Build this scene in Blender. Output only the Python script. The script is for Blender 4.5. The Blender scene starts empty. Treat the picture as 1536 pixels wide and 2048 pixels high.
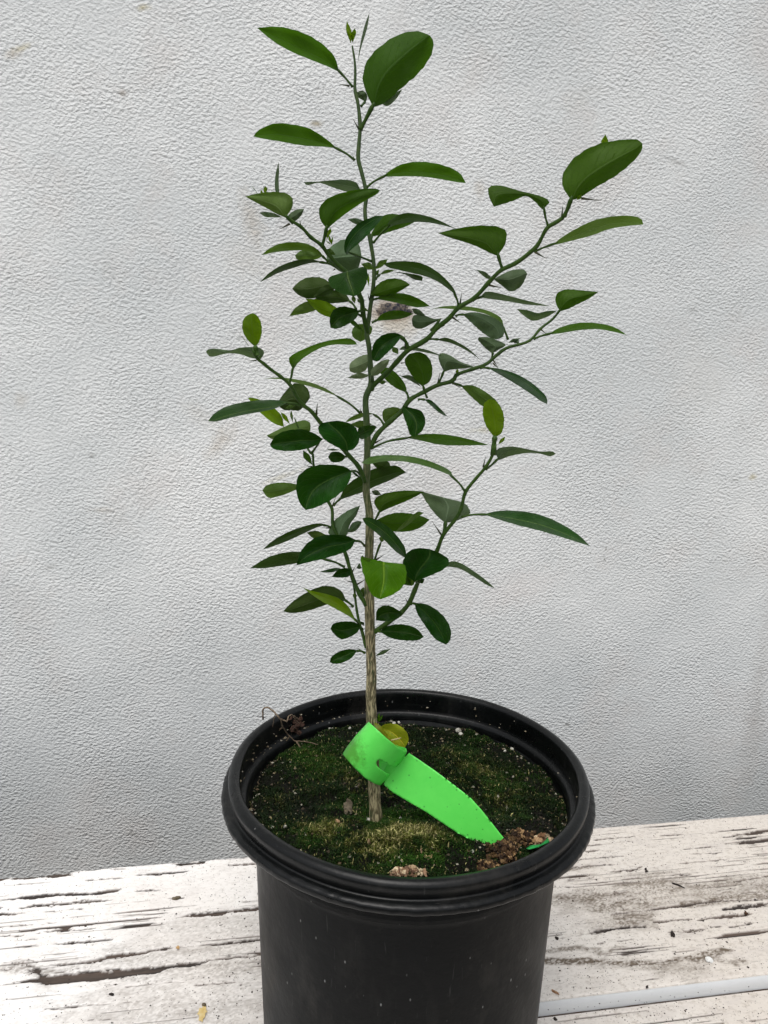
import bpy, math, random
import numpy as np
from mathutils import Vector, Matrix
from mathutils.geometry import delaunay_2d_cdt
random.seed(7); rng = np.random.default_rng(7)
sc = bpy.context.scene; COL = sc.collection

# ------------------------------------------------------------------ camera
FP = 1540.0                                   # focal length in pixels of a 1536x2048 frame
PITCH, YAW, ROLL, DIST, HC, LAT = map(float, (12.018, -9.659, 1.479, .51948, .52553, -.0225))
p, y, r = (math.radians(a) for a in (PITCH, YAW, ROLL))
HF = np.array([-math.sin(y), math.cos(y), 0]); RT = np.array([math.cos(y), math.sin(y), 0]); UP = np.array([0, 0, 1.])
FW = HF*math.cos(p) - UP*math.sin(p); UU = HF*math.sin(p) + UP*math.cos(p)
CR = RT*math.cos(r) + UU*math.sin(r); CU = -RT*math.sin(r) + UU*math.cos(r)
CPOS = -HF*DIST + RT*LAT + UP*HC
cam = bpy.data.cameras.new('camera'); co = bpy.data.objects.new('camera', cam); COL.objects.link(co)
cam.sensor_fit = 'VERTICAL'; cam.sensor_height = 32; cam.lens = FP/2048*32; cam.clip_start = .01; cam.clip_end = 200
m = Matrix.Identity(4)
for i in range(3):
    m[i][0] = CR[i]; m[i][1] = CU[i]; m[i][2] = -FW[i]; m[i][3] = CPOS[i]
co.matrix_world = m; sc.camera = co

# ------------------------------------------------------------------ sky, sun, exposure
w = bpy.data.worlds.new('World'); sc.world = w; w.use_nodes = True
nt = w.node_tree; bg = nt.nodes['Background']
sky = nt.nodes.new('ShaderNodeTexSky'); sky.sky_type = 'NISHITA'; sky.sun_disc = False
SUN_EL, SUN_AZ = math.radians(68), math.radians(210)      # azimuth clockwise from +Y
sky.sun_elevation = SUN_EL; sky.sun_rotation = SUN_AZ; sky.air_density = 1.0; sky.dust_density = 3.0; sky.ozone_density = 1.0
hs = nt.nodes.new('ShaderNodeHueSaturation'); hs.inputs['Saturation'].default_value = .22   # thin overcast
nt.links.new(sky.outputs[0], hs.inputs['Color']); nt.links.new(hs.outputs[0], bg.inputs['Color'])
bg.inputs['Strength'].default_value = .15
sl = bpy.data.lights.new('sun', 'SUN'); sl.energy = 1.1; sl.angle = math.radians(40); sl.color = (1, .965, .92)
so = bpy.data.objects.new('sun', sl); COL.objects.link(so)
sd = Vector((math.sin(SUN_AZ)*math.cos(SUN_EL), math.cos(SUN_AZ)*math.cos(SUN_EL), math.sin(SUN_EL)))
so.rotation_euler = (-sd).to_track_quat('-Z', 'Y').to_euler(); so.location = sd*3
sc.view_settings.view_transform = 'Standard'; sc.view_settings.look = 'None'; sc.view_settings.exposure = .36
sc.view_settings.gamma = 1

# ------------------------------------------------------------------ helpers
def ray(u, v): return FW + CR*((u-768)/FP) - CU*((v-1024)/FP)
def P(u, v, d):                                # point seen at (u, v) that lies d metres ahead of the camera, measured level
    q = ray(u, v); return CPOS + q*(d/(q@HF))
def PZ(u, v, z):
    q = ray(u, v); return CPOS + q*((z-CPOS[2])/q[2])
def PY(u, v, yy):
    q = ray(u, v); return CPOS + q*((yy-CPOS[1])/q[1])
def mpp(u, v, d): return d/(ray(u, v)@HF)/FP   # metres per pixel there
def ahead(pt): return float((np.asarray(pt)-CPOS)@HF)
ORG = {}
def link(name, verts, faces, mat, parent=None, origin=(0, 0, 0), smooth=True, uv=None, col=None):
    me = bpy.data.meshes.new(name); o3 = np.asarray(origin, float)
    me.from_pydata((np.asarray(verts, float)-o3).tolist(), [], [tuple(int(i) for i in f) for f in faces])
    if smooth: me.polygons.foreach_set('use_smooth', [True]*len(me.polygons))
    if uv is not None:
        l = me.uv_layers.new(name='UV'); vi = np.empty(len(me.loops), int); me.loops.foreach_get('vertex_index', vi)
        l.data.foreach_set('uv', np.asarray(uv, float)[vi].ravel())
    if col is not None: setcol(me, col)
    for mm in (mat if isinstance(mat, (list, tuple)) else [mat]): me.materials.append(mm)
    o = bpy.data.objects.new(name, me); COL.objects.link(o); place(o, parent, o3); return o
def place(o, parent, o3):
    ORG[o.name] = np.asarray(o3, float)
    if parent is not None:
        o.parent = parent; o.location = ORG[o.name]-ORG[parent.name]
    else: o.location = o3
def setcol(me, col, name='Col'):
    a = me.color_attributes.new(name, 'FLOAT_COLOR', 'POINT'); c = np.ones((len(me.vertices), 4)); c[:, :3] = col
    a.data.foreach_set('color', c.ravel())
def grid_mesh(name, X, Y, Z, mat, parent=None, origin=(0, 0, 0), keep=None):
    ny, nx = X.shape; V = np.stack([X, Y, Z], -1).reshape(-1, 3)-np.asarray(origin)
    I = np.arange(nx*ny).reshape(ny, nx)
    F = np.stack([I[:-1, :-1], I[:-1, 1:], I[1:, 1:], I[1:, :-1]], -1).reshape(-1, 4)
    if keep is not None:
        k = keep.ravel(); F = F[k[F].all(1)]
    me = bpy.data.meshes.new(name); me.vertices.add(len(V)); me.vertices.foreach_set('co', V.ravel())
    me.loops.add(F.size); me.loops.foreach_set('vertex_index', F.ravel().astype(np.int32))
    me.polygons.add(len(F)); me.polygons.foreach_set('loop_start', (np.arange(len(F))*4).astype(np.int32))
    me.polygons.foreach_set('use_smooth', np.ones(len(F), bool)); me.update(calc_edges=True)
    me.materials.append(mat)
    o = bpy.data.objects.new(name, me); COL.objects.link(o); place(o, parent, origin); return o
def empty(name, loc, parent=None):
    o = bpy.data.objects.new(name, None); COL.objects.link(o); o.empty_display_size = .02; place(o, parent, loc); return o
def tag(o, label=None, cat=None, group=None, kind=None):
    for k, v in (('label', label), ('category', cat), ('group', group), ('kind', kind)):
        if v: o[k] = v
    return o
def crom(pts, n, arclen=True):                 # Catmull-Rom through pts, n samples evenly spaced
    P0 = np.asarray(pts, float); 
    if len(P0) == 2: t = np.linspace(0, 1, n)[:, None]; return P0[0]*(1-t)+P0[1]*t
    Q = np.vstack([2*P0[0]-P0[1], P0, 2*P0[-1]-P0[-2]]); out = []
    for i in range(1, len(Q)-2):
        t = np.linspace(0, 1, 14, endpoint=False)[:, None]; a, b, c, d = Q[i-1:i+3]
        out.append(.5*((2*b)+(c-a)*t+(2*a-5*b+4*c-d)*t*t+(3*b-a-3*c+d)*t**3))
    out = np.vstack(out+[P0[-1:]]); s = np.r_[0, np.cumsum(np.linalg.norm(np.diff(out[:, :2], axis=0), axis=1))]
    t = np.linspace(0, s[-1], n); return np.stack([np.interp(t, s, out[:, k]) for k in range(out.shape[1])], -1)
def tube(path, rad, sides=8, cap=True):
    path = np.asarray(path, float); n = len(path); rad = np.broadcast_to(np.asarray(rad, float), (n,))
    T = np.gradient(path, axis=0); T /= np.linalg.norm(T, axis=1)[:, None]+1e-12
    up = np.array([0, 1., 0]) if abs(T[0, 1]) < .9 else np.array([1., 0, 0]); V = []
    for i in range(n):
        a = np.cross(T[i], up); a /= np.linalg.norm(a); b = np.cross(a, T[i]); up = b
        for k in range(sides):
            th = 2*math.pi*k/sides; V.append(path[i]+rad[i]*(a*math.cos(th)+b*math.sin(th)))
    F = [(i*sides+k, i*sides+(k+1) % sides, (i+1)*sides+(k+1) % sides, (i+1)*sides+k) for i in range(n-1) for k in range(sides)]
    if cap: F += [tuple(range(sides))[::-1], tuple((n-1)*sides+k for k in range(sides))]
    return V, F
def join(parts):
    V, F = [], []
    for v, f in parts:
        o = len(V); V += list(v); F += [tuple(i+o for i in q) for q in f]
    return V, F
def vnoise(x, y, seed=0):
    xi = np.floor(x).astype(np.int64); yi = np.floor(y).astype(np.int64); fx = x-xi; fy = y-yi
    fx = fx*fx*(3-2*fx); fy = fy*fy*(3-2*fy)
    def h(a, b):
        n = (a*374761393+b*668265263+seed*1442695041) & 0xffffffff; n = ((n ^ (n >> 13))*1274126177) & 0xffffffff
        return ((n ^ (n >> 16)) & 0xffff)/65535.
    return (h(xi, yi)*(1-fx)+h(xi+1, yi)*fx)*(1-fy)+(h(xi, yi+1)*(1-fx)+h(xi+1, yi+1)*fx)*fy
def fbm(x, y, o=4, seed=0):
    s = 0; a = .5
    for k in range(o): s = s+a*vnoise(x*2**k, y*2**k, seed+k*17); a *= .5
    return s/(1-.5**o)
ICO = None
def lump(c, r, squash=(1, 1, 1), jit=.25):     # a small irregular stone
    global ICO
    if ICO is None:
        import bmesh
        bm = bmesh.new(); bmesh.ops.create_icosphere(bm, subdivisions=2, radius=1)
        ICO = (np.array([v.co[:] for v in bm.verts]), [tuple(v.index for v in f.verts) for f in bm.faces]); bm.free()
    V = ICO[0].copy(); ph = rng.uniform(0, 6, (4, 3)); k = rng.uniform(1.5, 4.5, (4, 3))
    for a in range(4): V = V*(1+jit*.5*np.sin((ICO[0]*k[a]+ph[a]).sum(1)))[:, None]
    V = V+rng.normal(0, jit*.16, V.shape); q = rng.uniform(0, 6.28); R = np.array([[math.cos(q), -math.sin(q), 0], [math.sin(q), math.cos(q), 0], [0, 0, 1]])
    return ((V*np.array(squash))@R.T*r+np.asarray(c)), ICO[1]
def octa(c, r):
    d = rng.uniform(.5, 1.3, 6)*r
    V = np.array([[d[0], 0, 0], [-d[1], 0, 0], [0, d[2], 0], [0, -d[3], 0], [0, 0, d[4]*.7], [0, 0, -d[5]*.5]])
    q = rng.uniform(0, 6.28); R = np.array([[math.cos(q), -math.sin(q), 0], [math.sin(q), math.cos(q), 0], [0, 0, 1]])
    return V@R.T+np.asarray(c), [(0, 2, 4), (2, 1, 4), (1, 3, 4), (3, 0, 4), (2, 0, 5), (1, 2, 5), (3, 1, 5), (0, 3, 5)]

# ------------------------------------------------------------------ materials
class NB:
    def __init__(s, name):
        s.m = bpy.data.materials.new(name); s.m.use_nodes = True; s.t = s.m.node_tree; s.b = s.t.nodes['Principled BSDF']
        s.out = s.t.nodes['Material Output']
    def n(s, kind, **kw):
        nd = s.t.nodes.new('ShaderNode'+kind)
        for k, v in kw.items():
            if k in nd.inputs.keys(): s.set(nd.inputs[k], v)
            else: setattr(nd, k, v)
        return nd
    def set(s, sock, v):
        if isinstance(v, bpy.types.NodeSocket): s.t.links.new(v, sock)
        else: sock.default_value = (*v, 1) if (hasattr(v, '__len__') and len(v) == 3 and sock.type == 'RGBA') else v
    def math(s, op, a, b=0., c=None):
        nd = s.t.nodes.new('ShaderNodeMath'); nd.operation = op; s.set(nd.inputs[0], a); s.set(nd.inputs[1], b)
        if c is not None: s.set(nd.inputs[2], c)
        return nd.outputs[0]
    def mix(s, f, a, b, mode='MIX'):
        nd = s.t.nodes.new('ShaderNodeMix'); nd.data_type = 'RGBA'; nd.blend_type = mode
        s.set(nd.inputs[0], f); s.set(nd.inputs[6], a); s.set(nd.inputs[7], b); return nd.outputs[2]
    def ramp(s, f, lo, hi, a=0., b=1.):
        nd = s.t.nodes.new('ShaderNodeMapRange'); s.set(nd.inputs[0], f); nd.inputs[1].default_value = lo; nd.inputs[2].default_value = hi
        nd.inputs[3].default_value = a; nd.inputs[4].default_value = b; return nd.outputs[0]
    def noise(s, vec, scale, detail=3, rough=.5, dist=0.):
        nd = s.n('TexNoise'); s.set(nd.inputs['Vector'], vec); nd.inputs['Scale'].default_value = scale
        nd.inputs['Detail'].default_value = detail; nd.inputs['Roughness'].default_value = rough; nd.inputs['Distortion'].default_value = dist
        return nd.outputs['Fac']
    def obj(s, sc3=(1, 1, 1), rot=(0, 0, 0)):
        c = s.n('TexCoord'); mp = s.n('Mapping'); s.set(mp.inputs[0], c.outputs['Object']); mp.inputs['Scale'].default_value = sc3
        mp.inputs['Rotation'].default_value = rot; return mp.outputs[0]
    def bump(s, h, dist, strength=1.):
        nd = s.n('Bump'); s.set(nd.inputs['Height'], h); nd.inputs['Distance'].default_value = dist; nd.inputs['Strength'].default_value = strength
        return nd.outputs[0]

def mat_leaf(name, top, under, trans, tf=.4):
    b = NB(name); uv = b.n('TexCoord').outputs['UV']; sp = b.n('SeparateXYZ'); b.set(sp.inputs[0], uv)
    ax = b.math('ABSOLUTE', b.math('SUBTRACT', sp.outputs[0], .5)); t = sp.outputs[1]
    rib = b.ramp(ax, .012, .034, 1, 0)
    ob = b.n('ObjectInfo'); rnd = ob.outputs['Random']
    wob = b.noise(b.obj(), 260, 2)
    ph = b.math('ADD', b.math('MULTIPLY', t, 9.5), b.math('ADD', b.math('MULTIPLY', ax, -6.5), b.math('MULTIPLY', wob, .7)))
    sv = b.math('ABSOLUTE', b.math('SINE', b.math('MULTIPLY', ph, 3.1416))); vein = b.ramp(sv, 0, .16, 1, 0)
    geo = b.n('NewGeometry'); back = geo.outputs['Backfacing']
    blotch = b.noise(b.obj(), 90, 4, .6)
    c_top = b.mix(b.ramp(blotch, .35, .65), tuple(x*.8 for x in top), tuple(x*1.25 for x in top))
    c_top = b.mix(b.math('MULTIPLY', rib, .75), c_top, (top[0]*3+.05, top[1]*2+.06, top[2]*2.2+.02))
    c_top = b.mix(b.math('MULTIPLY', vein, .55), c_top, (top[0]*2.5+.01, top[1]*1.9+.01, top[2]*2))
    c_un = b.mix(b.ramp(blotch, .3, .7), tuple(x*.85 for x in under), tuple(x*1.15 for x in under))
    c_un = b.mix(b.math('MULTIPLY', rib, .8), c_un, tuple(x*1.7+.02 for x in under))
    c_un = b.mix(b.math('MULTIPLY', vein, .55), c_un, tuple(x*1.4 for x in under))
    c = b.mix(back, c_top, c_un); fl = b.noise(b.obj(), 420, 4, .7); c = b.mix(b.ramp(fl, .70, .76, 0, .5), c, (.20, .20, .10)); du = b.noise(b.obj(), 45, 5, .7); c = b.mix(b.ramp(du, .52, .75, 0, .07), c, (.25, .26, .20))
    hv = b.n('HueSaturation'); b.set(hv.inputs['Color'], c); b.set(hv.inputs['Hue'], b.ramp(rnd, 0, 1, .485, .51)); b.set(hv.inputs['Value'], b.ramp(b.math('FRACT', b.math('MULTIPLY', rnd, 7.3)), 0, 1, .8, 1.2))
    h = b.math('ADD', b.math('MULTIPLY', b.math('ADD', rib, b.math('MULTIPLY', vein, .5)), -1), b.math('MULTIPLY', b.noise(b.obj(), 700, 2), .4))
    bp = b.bump(h, .0007, .7)
    b.set(b.b.inputs['Base Color'], hv.outputs[0]); b.set(b.b.inputs['Roughness'], b.ramp(back, 0, 1, .40, .6)); b.set(b.b.inputs['Normal'], bp)
    b.b.inputs['Specular IOR Level'].default_value = .15
    tr = b.n('BsdfTranslucent'); tcol = b.mix(b.math('MULTIPLY', rib, .6), trans, tuple(x*.5 for x in trans)); tcol = b.mix(b.math('MULTIPLY', vein, .18), tcol, tuple(min(1, x*1.6) for x in trans))
    b.set(tr.inputs[0], tcol); ms = b.n('MixShader'); ms.inputs[0].default_value = tf
    b.set(ms.inputs[1], b.b.outputs[0]); b.set(ms.inputs[2], tr.outputs[0]); b.set(b.out.inputs[0], ms.outputs[0]); return b.m
LM = {  # name: top, underside, transmitted colour
 'g': mat_leaf('leaf_mid_green', (.016, .054, .004), (.036, .080, .006), (.055, .155, .0008), .42),
 'd': mat_leaf('leaf_deep_green', (.0075, .042, .0035), (.036, .064, .011), (.028, .085, .0008), .26),
 'p': mat_leaf('leaf_pale_underside', (.036, .078, .028), (.095, .145, .076), (.060, .120, .010), .26),
 'y': mat_leaf('leaf_young_yellow_green', (.085, .165, .003), (.090, .160, .004), (.175, .320, .0008), .5),
 'b': mat_leaf('leaf_bright_green', (.046, .140, .003), (.060, .130, .008), (.090, .230, .001), .35),
 'l': mat_leaf('leaf_light_green', (.038, .090, .018), (.080, .135, .034), (.085, .175, .004), .38),
 'w': mat_leaf('leaf_whitish_underside', (.12, .18, .08), (.18, .235, .125), (.09, .15, .02), .25),
}
def mat_bark(name):
    b = NB(name); v = b.obj((1, 1, .16)); v2 = b.obj((1, 1, .22))
    n1 = b.noise(v, 900, 3, .55, .6); n2 = b.noise(v2, 420, 2, .5, 1.0)
    stripe = b.ramp(n1, .44, .60); 
    bark = b.mix(stripe, (.085, .070, .030), (.43, .37, .21)); bark = b.mix(b.ramp(n2, .58, .70), bark, (.040, .055, .016))
    green = b.mix(b.ramp(b.noise(b.obj((1, 1, .3)), 500, 3), .45, .7), (.024, .058, .006), (.058, .098, .018))
    z = b.n('SeparateXYZ'); b.set(z.inputs[0], b.n('TexCoord').outputs['Object'])
    f = b.ramp(b.math('ADD', z.outputs[2], b.math('MULTIPLY', n2, .09)), .20, .34)
    b.set(b.b.inputs['Base Color'], b.mix(f, bark, green)); b.b.inputs['Roughness'].default_value = .65
    b.set(b.b.inputs['Normal'], b.bump(b.math('MULTIPLY', n1, b.ramp(f, 0, 1, 1, .15)), .0012, .9)); return b.m
BARK = mat_bark('stem_bark')
def simple(name, c1, c2=None, scale=200, rough=.6, bump=0, detail=4, sp=.2, lo=.35, hi=.65):
    b = NB(name); n = b.noise(b.obj(), scale, detail, .6)
    b.set(b.b.inputs['Base Color'], b.mix(b.ramp(n, lo, hi), c1, c2 or tuple(x*.6 for x in c1))); b.b.inputs['Roughness'].default_value = rough
    b.b.inputs['Specular IOR Level'].default_value = sp
    if bump: b.set(b.b.inputs['Normal'], b.bump(n, bump, .8))
    return b.m
TWIG = simple('green_twig', (.022, .058, .006), (.044, .088, .012), 400, .5)
THORN = simple('thorn_green', (.03, .05, .02), (.07, .06, .03), 300, .5)

# ------------------------------------------------------------------ ground, wall
HR = .225                                      # height of the pot rim above the bench top
YB, YS = .2195, -.0136                          # back edge of the bench, seam between its boards
YW = YB+.36                                    # face of the wall
gb = NB('paving'); n = gb.noise(gb.obj(), 5, 6, .6); gb.set(gb.b.inputs['Base Color'], gb.mix(n, (.030, .028, .025), (.055, .050, .046))); gb.b.inputs['Roughness'].default_value = .9
GZ = -.55
g = link('ground', [(-40, -40, GZ), (40, -40, GZ), (40, 40, GZ), (-40, 40, GZ)], [(0, 1, 2, 3)], gb.m, smooth=False); tag(g, kind='structure')

def wall_material():
    b = NB('stucco'); C = b.obj(); sp = b.n('SeparateXYZ'); b.set(sp.inputs[0], C)
    v = b.obj((1, 1, 1.35), (0, math.radians(-24), 0))
    wv = b.n('TexNoise'); b.set(wv.inputs['Vector'], C); wv.inputs['Scale'].default_value = 60; wv.inputs['Detail'].default_value = 2
    warp = b.n('VectorMath', operation='MULTIPLY_ADD'); b.set(warp.inputs[0], wv.outputs['Color']); warp.inputs[1].default_value = (.004, .004, .004); b.set(warp.inputs[2], v)
    n1 = b.noise(warp.outputs[0], 215, 1.5, .45); n2 = b.noise(b.obj((1, 1, 1.2)), 430, 1, .5); n3 = b.noise(C, 9, 3)
    amp = b.ramp(n3, .32, .68, .6, 1.25)
    h = b.math('MULTIPLY', amp, b.math('ADD', n1, b.math('MULTIPLY', n2, .22)))
    big = b.noise(C, 3.1, 4, .6); pk = b.noise(C, 7.3, 5, .65)
    c = b.mix(b.ramp(big, .35, .65), (.645, .665, .66), (.79, .797, .782))
    c = b.mix(b.math('MULTIPLY', b.ramp(pk, .53, .70), .45), c, (.66, .625, .595))
    c = b.mix(b.math('MULTIPLY', b.ramp(n1, .30, .50, 1, 0), .08), c, (.50, .50, .49)); gr = b.noise(b.obj((1, 1, .6)), 26, 5, .75); c = b.mix(b.math('MULTIPLY', b.ramp(gr, .60, .74), .30), c, (.50, .49, .46))
    rag = b.noise(C, 75, 4, .7); rag2 = b.noise(C, 22, 4, .7)
    def stain(c, u, v, ru, rv, colr, k, ang=0., use=rag, lo=.1):
        q = PY(u, v, YW); s = mpp(u, v, ahead(q)); ca, sa = math.cos(ang), math.sin(ang)
        dx = b.math('SUBTRACT', sp.outputs[0], float(q[0])); dz = b.math('SUBTRACT', sp.outputs[2], float(q[2]))
        a = b.math('ADD', b.math('MULTIPLY', dx, ca/(ru*s)), b.math('MULTIPLY', dz, sa/(ru*s)))
        e = b.math('ADD', b.math('MULTIPLY', dx, -sa/(rv*s)), b.math('MULTIPLY', dz, ca/(rv*s)))
        d = b.math('SQRT', b.math('ADD', b.math('MULTIPLY', a, a), b.math('MULTIPLY', e, e)))
        d = b.math('ADD', d, b.math('MULTIPLY', b.math('SUBTRACT', use, .5), 1.6))
        return b.mix(b.math('MULTIPLY', b.ramp(d, 1.0, lo, 0, 1), k), c, colr)
    BR = (.42, .34, .24); YL = (.50, .45, .28); GY = (.22, .22, .20)
    for a in ((632, 247, 20, 9, (.36, .31, .20), .8, .1), (505, 440, 26, 75, BR, .35, .3), (490, 520, 60, 60, BR, .16, 0), (440, 885, 22, 60, BR, .38, -.7), (400, 830, 60, 25, BR, .14, -.6),
              (560, 955, 60, 8, YL, .4, .35), (185, 910, 11, 8, GY, .5, 0), (1350, 322, 40, 7, GY, .35, -.3), (245, 186, 12, 9, (.30, .26, .22), .7, 0),
              (285, 15, 16, 9, YL, .8, .2), (45, 95, 30, 9, YL, .7, .4), (25, 108, 24, 14, BR, .45, .3), (960, 380, 16, 28, BR, .32, 0), (100, 1135, 18, 8, GY, .4, .2), (205, 1020, 30, 9, BR, .25, 0),
              (1160, 195, 60, 30, (.55, .54, .50), .3, .4), (1385, 620, 14, 9, GY, .4, 0), (965, 860, 30, 9, YL, .5, .1), (1505, 955, 12, 9, YL, .7, 0), (1470, 960, 14, 4, GY, .5, 0),
              (1212, 1098, 2.5, 6, GY, .9, 0), (1209, 1118, 3, 5, GY, .9, 0), (1181, 1107, 2.5, 3, GY, .9, 0), (262, 1667, 13, 4, GY, .8, 0), (1395, 760, 90, 110, (.60, .57, .52), .2, 0),
              (1135, 1450, 8, 6, GY, .6, 0), (1030, 1180, 120, 50, (.66, .60, .57), .35, .3), (1515, 1400, 30, 240, (.45, .42, .39), .35, 0), (700, 120, 5, 4, GY, .5, 0), (505, 770, 5, 5, GY, .5, 0), (40, 800, 20, 20, BR, .22, 0)):
        c = stain(c, *a)
    c = stain(c, 795, 648, 52, 32, (.60, .535, .43), .75, 0, rag2, .3)
    c = stain(c, 792, 620, 58, 27, (.34, .24, .15), .85, 0, rag2, .3)
    b.set(b.b.inputs['Base Color'], c); b.b.inputs['Roughness'].default_value = .62; b.b.inputs['Specular IOR Level'].default_value = .3
    b.set(b.b.inputs['Normal'], b.bump(h, .0027, 1.)); return b.m
STUCCO = wall_material()
def box(x0, x1, y0, y1, z0, z1):
    V = [(x, y, z) for x in (x0, x1) for y in (y0, y1) for z in (z0, z1)]
    return V, [(0, 1, 3, 2), (4, 6, 7, 5), (0, 4, 5, 1), (2, 3, 7, 6), (0, 2, 6, 4), (1, 5, 7, 3)]
wl = link('stucco_wall', *box(-3, 3, YW, YW+.15, GZ, 1.9), STUCCO, smooth=False)
tag(wl, 'white textured stucco wall with faint brown stains behind the potted plant', 'wall')
def wall_chip():
    q = PY(788, 622, YW); s = mpp(788, 622, ahead(q)); n = 44; V = []; F = []
    nu, nv = 60, 30; A = np.linspace(-1, 1, nu); B = np.linspace(-1, 1, nv); A, B = np.meshgrid(A, B)
    rr = np.sqrt(A**2+B**2)+(fbm(A*4+9, B*3+5, 4, 3)-.5)*.6; X = q[0]+A*42*s; Z = q[2]+B*19*s
    dep = np.where(rr < .85, -1, 0)*0.0+(.0007+.0022*fbm(A*6, B*5+3, 3, 8)*(rr < .72))
    o = grid_mesh('bare_patch', X, YW-dep, Z, simple('bare_render', (.030, .032, .045), (.20, .165, .13), 190, .85, .001, 5, .2, .42, .62), wl, (0, 0, 0), rr < .86)
wall_chip()

# ------------------------------------------------------------------ bench of painted boards
C5 = lambda x, y: (x/2.743, 1640+y/2.743)
C6 = lambda x, y: (1040+x/3.097, 1600+y/3.097)
CR5 = [[(-20, 316, 8), (60, 306, 8), (100, 300, 12), (150, 306, 22), (230, 298, 20), (320, 296, 20), (400, 280, 10), (520, 268, 7), (560, 264, 2)], [(960, 240, 3), (1010, 238, 13), (1080, 234, 10), (1160, 215, 4)], [(1200, 216, 3), (1340, 208, 4)],
 [(1290, 243, 7), (1440, 240, 10)], [(0, 440, 2), (60, 432, 5), (150, 425, 12), (250, 415, 13), (380, 405, 9), (480, 405, 7), (560, 395, 11), (640, 385, 8), (660, 388, 1)], [(770, 388, 3), (860, 384, 6), (872, 384, 1)],
 [(130, 480, 5), (200, 468, 12), (300, 462, 14), (380, 455, 9), (450, 445, 12), (600, 440, 3)], [(260, 500, 4), (440, 488, 4)], [(0, 518, 9), (120, 512, 3)], [(0, 482, 8), (18, 478, 1)], [(0, 585, 5), (120, 578, 4), (310, 563, 1)],
 [(200, 622, 2), (300, 605, 5), (370, 600, 13), (420, 603, 8), (500, 595, 3)], [(0, 637, 8), (90, 635, 8), (135, 628, 2)], [(300, 678, 2), (450, 670, 6), (540, 662, 6), (600, 655, 1)],
 [(290, 795, 2), (400, 790, 7), (520, 770, 12), (620, 745, 16), (700, 738, 14), (770, 730, 8), (880, 706, 10), (1000, 695, 2), (1100, 690, 4), (1200, 680, 6), (1400, 658, 8), (1430, 656, 5)],
 [(-10, 908, 5), (180, 885, 11), (300, 875, 25), (450, 858, 32), (600, 845, 30), (700, 835, 27), (850, 822, 20), (950, 800, 12), (1080, 785, 14), (1150, 770, 6), (1300, 750, 8), (1440, 738, 6)],
 [(1000, 530, 2), (1080, 518, 12), (1200, 510, 14), (1300, 495, 10), (1350, 488, 14), (1440, 484, 14)], [(200, 1045, 2), (350, 1028, 5), (530, 1012, 4), (600, 1008, 1)], [(700, 915, 2), (900, 895, 4), (1000, 890, 2)], [(1090, 905, 3), (1280, 888, 3)],
 [(480, 328, 2), (660, 318, 5)], [(770, 300, 3), (860, 296, 7), (1010, 282, 2)], [(115, 349, 4), (175, 347, 4)], [(170, 768, 3), (200, 775, 6)], [(165, 800, 4), (205, 822, 12), (220, 850, 13)], [(950, 428, 6), (985, 428, 6)], [(30, 780, 3), (100, 765, 3)],
 [(0, 822, 3), (70, 818, 2)], [(100, 660, 2), (200, 655, 4)], [(640, 268, 4), (670, 266, 4)], [(580, 264, 2), (600, 264, 4), (625, 262, 1)], [(510, 1098, 3), (580, 1095, 2)], [(330, 835, 1), (420, 815, 3)], [(690, 1000, 2), (780, 992, 3)]]
CR6 = [[(480, 245, 3), (690, 226, 3)], [(440, 280, 2), (690, 255, 2)], [(415, 318, 5), (470, 314, 5)], [(365, 370, 3), (450, 360, 6), (540, 353, 7), (640, 346, 2)], [(300, 420, 4), (380, 418, 3), (480, 405, 5), (560, 402, 7), (566, 402, 1)], [(575, 443, 3), (720, 430, 6), (760, 404, 1)],
 [(205, 540, 4), (300, 538, 5)], [(1340, 215, 4), (1440, 205, 12), (1500, 192, 13), (1545, 190, 10)], [(1260, 232, 4), (1360, 226, 4)], [(1280, 268, 4), (1400, 256, 9), (1545, 243, 7)], [(1030, 303, 1), (1130, 293, 5), (1200, 288, 5)], [(990, 393, 3), (1260, 370, 2)],
 [(1060, 335, 2), (1200, 330, 5), (1250, 326, 2)], [(950, 467, 3), (1040, 462, 4)], [(575, 708, 2), (800, 682, 3), (920, 662, 8), (1020, 655, 10), (1080, 640, 4), (1250, 622, 3), (1480, 620, 4)], [(1390, 578, 5), (1460, 570, 5)],
 [(1275, 675, 8), (1350, 665, 14), (1450, 655, 16), (1545, 640, 14)], [(260, 855, 4), (420, 830, 5), (500, 812, 14), (560, 800, 9), (650, 790, 7), (752, 785, 8)], [(870, 755, 9), (965, 745, 8)], [(985, 742, 7), (1045, 738, 7)],
 [(1110, 742, 5), (1140, 738, 7), (1200, 728, 8), (1300, 718, 13), (1400, 708, 10)], [(940, 818, 4), (1050, 810, 9), (1130, 798, 5)], [(470, 890, 3), (690, 862, 2)], [(345, 768, 3), (490, 755, 2)], [(680, 880, 2), (880, 855, 2)], [(310, 495, 3), (450, 480, 3)],
 [(1130, 790, 3), (1240, 780, 2)], [(1310, 785, 3), (1420, 765, 4)], [(960, 940, 2), (1060, 930, 3)], [(1180, 208, 2), (1300, 192, 3)], [(880, 222, 2), (1000, 214, 2)], [(1340, 505, 3), (1540, 470, 3)], [(1120, 1342, 3), (1250, 1325, 4)], [(1440, 1360, 2), (1530, 1345, 4)], [(1440, 1310, 2), (1500, 1300, 2)]]
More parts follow.
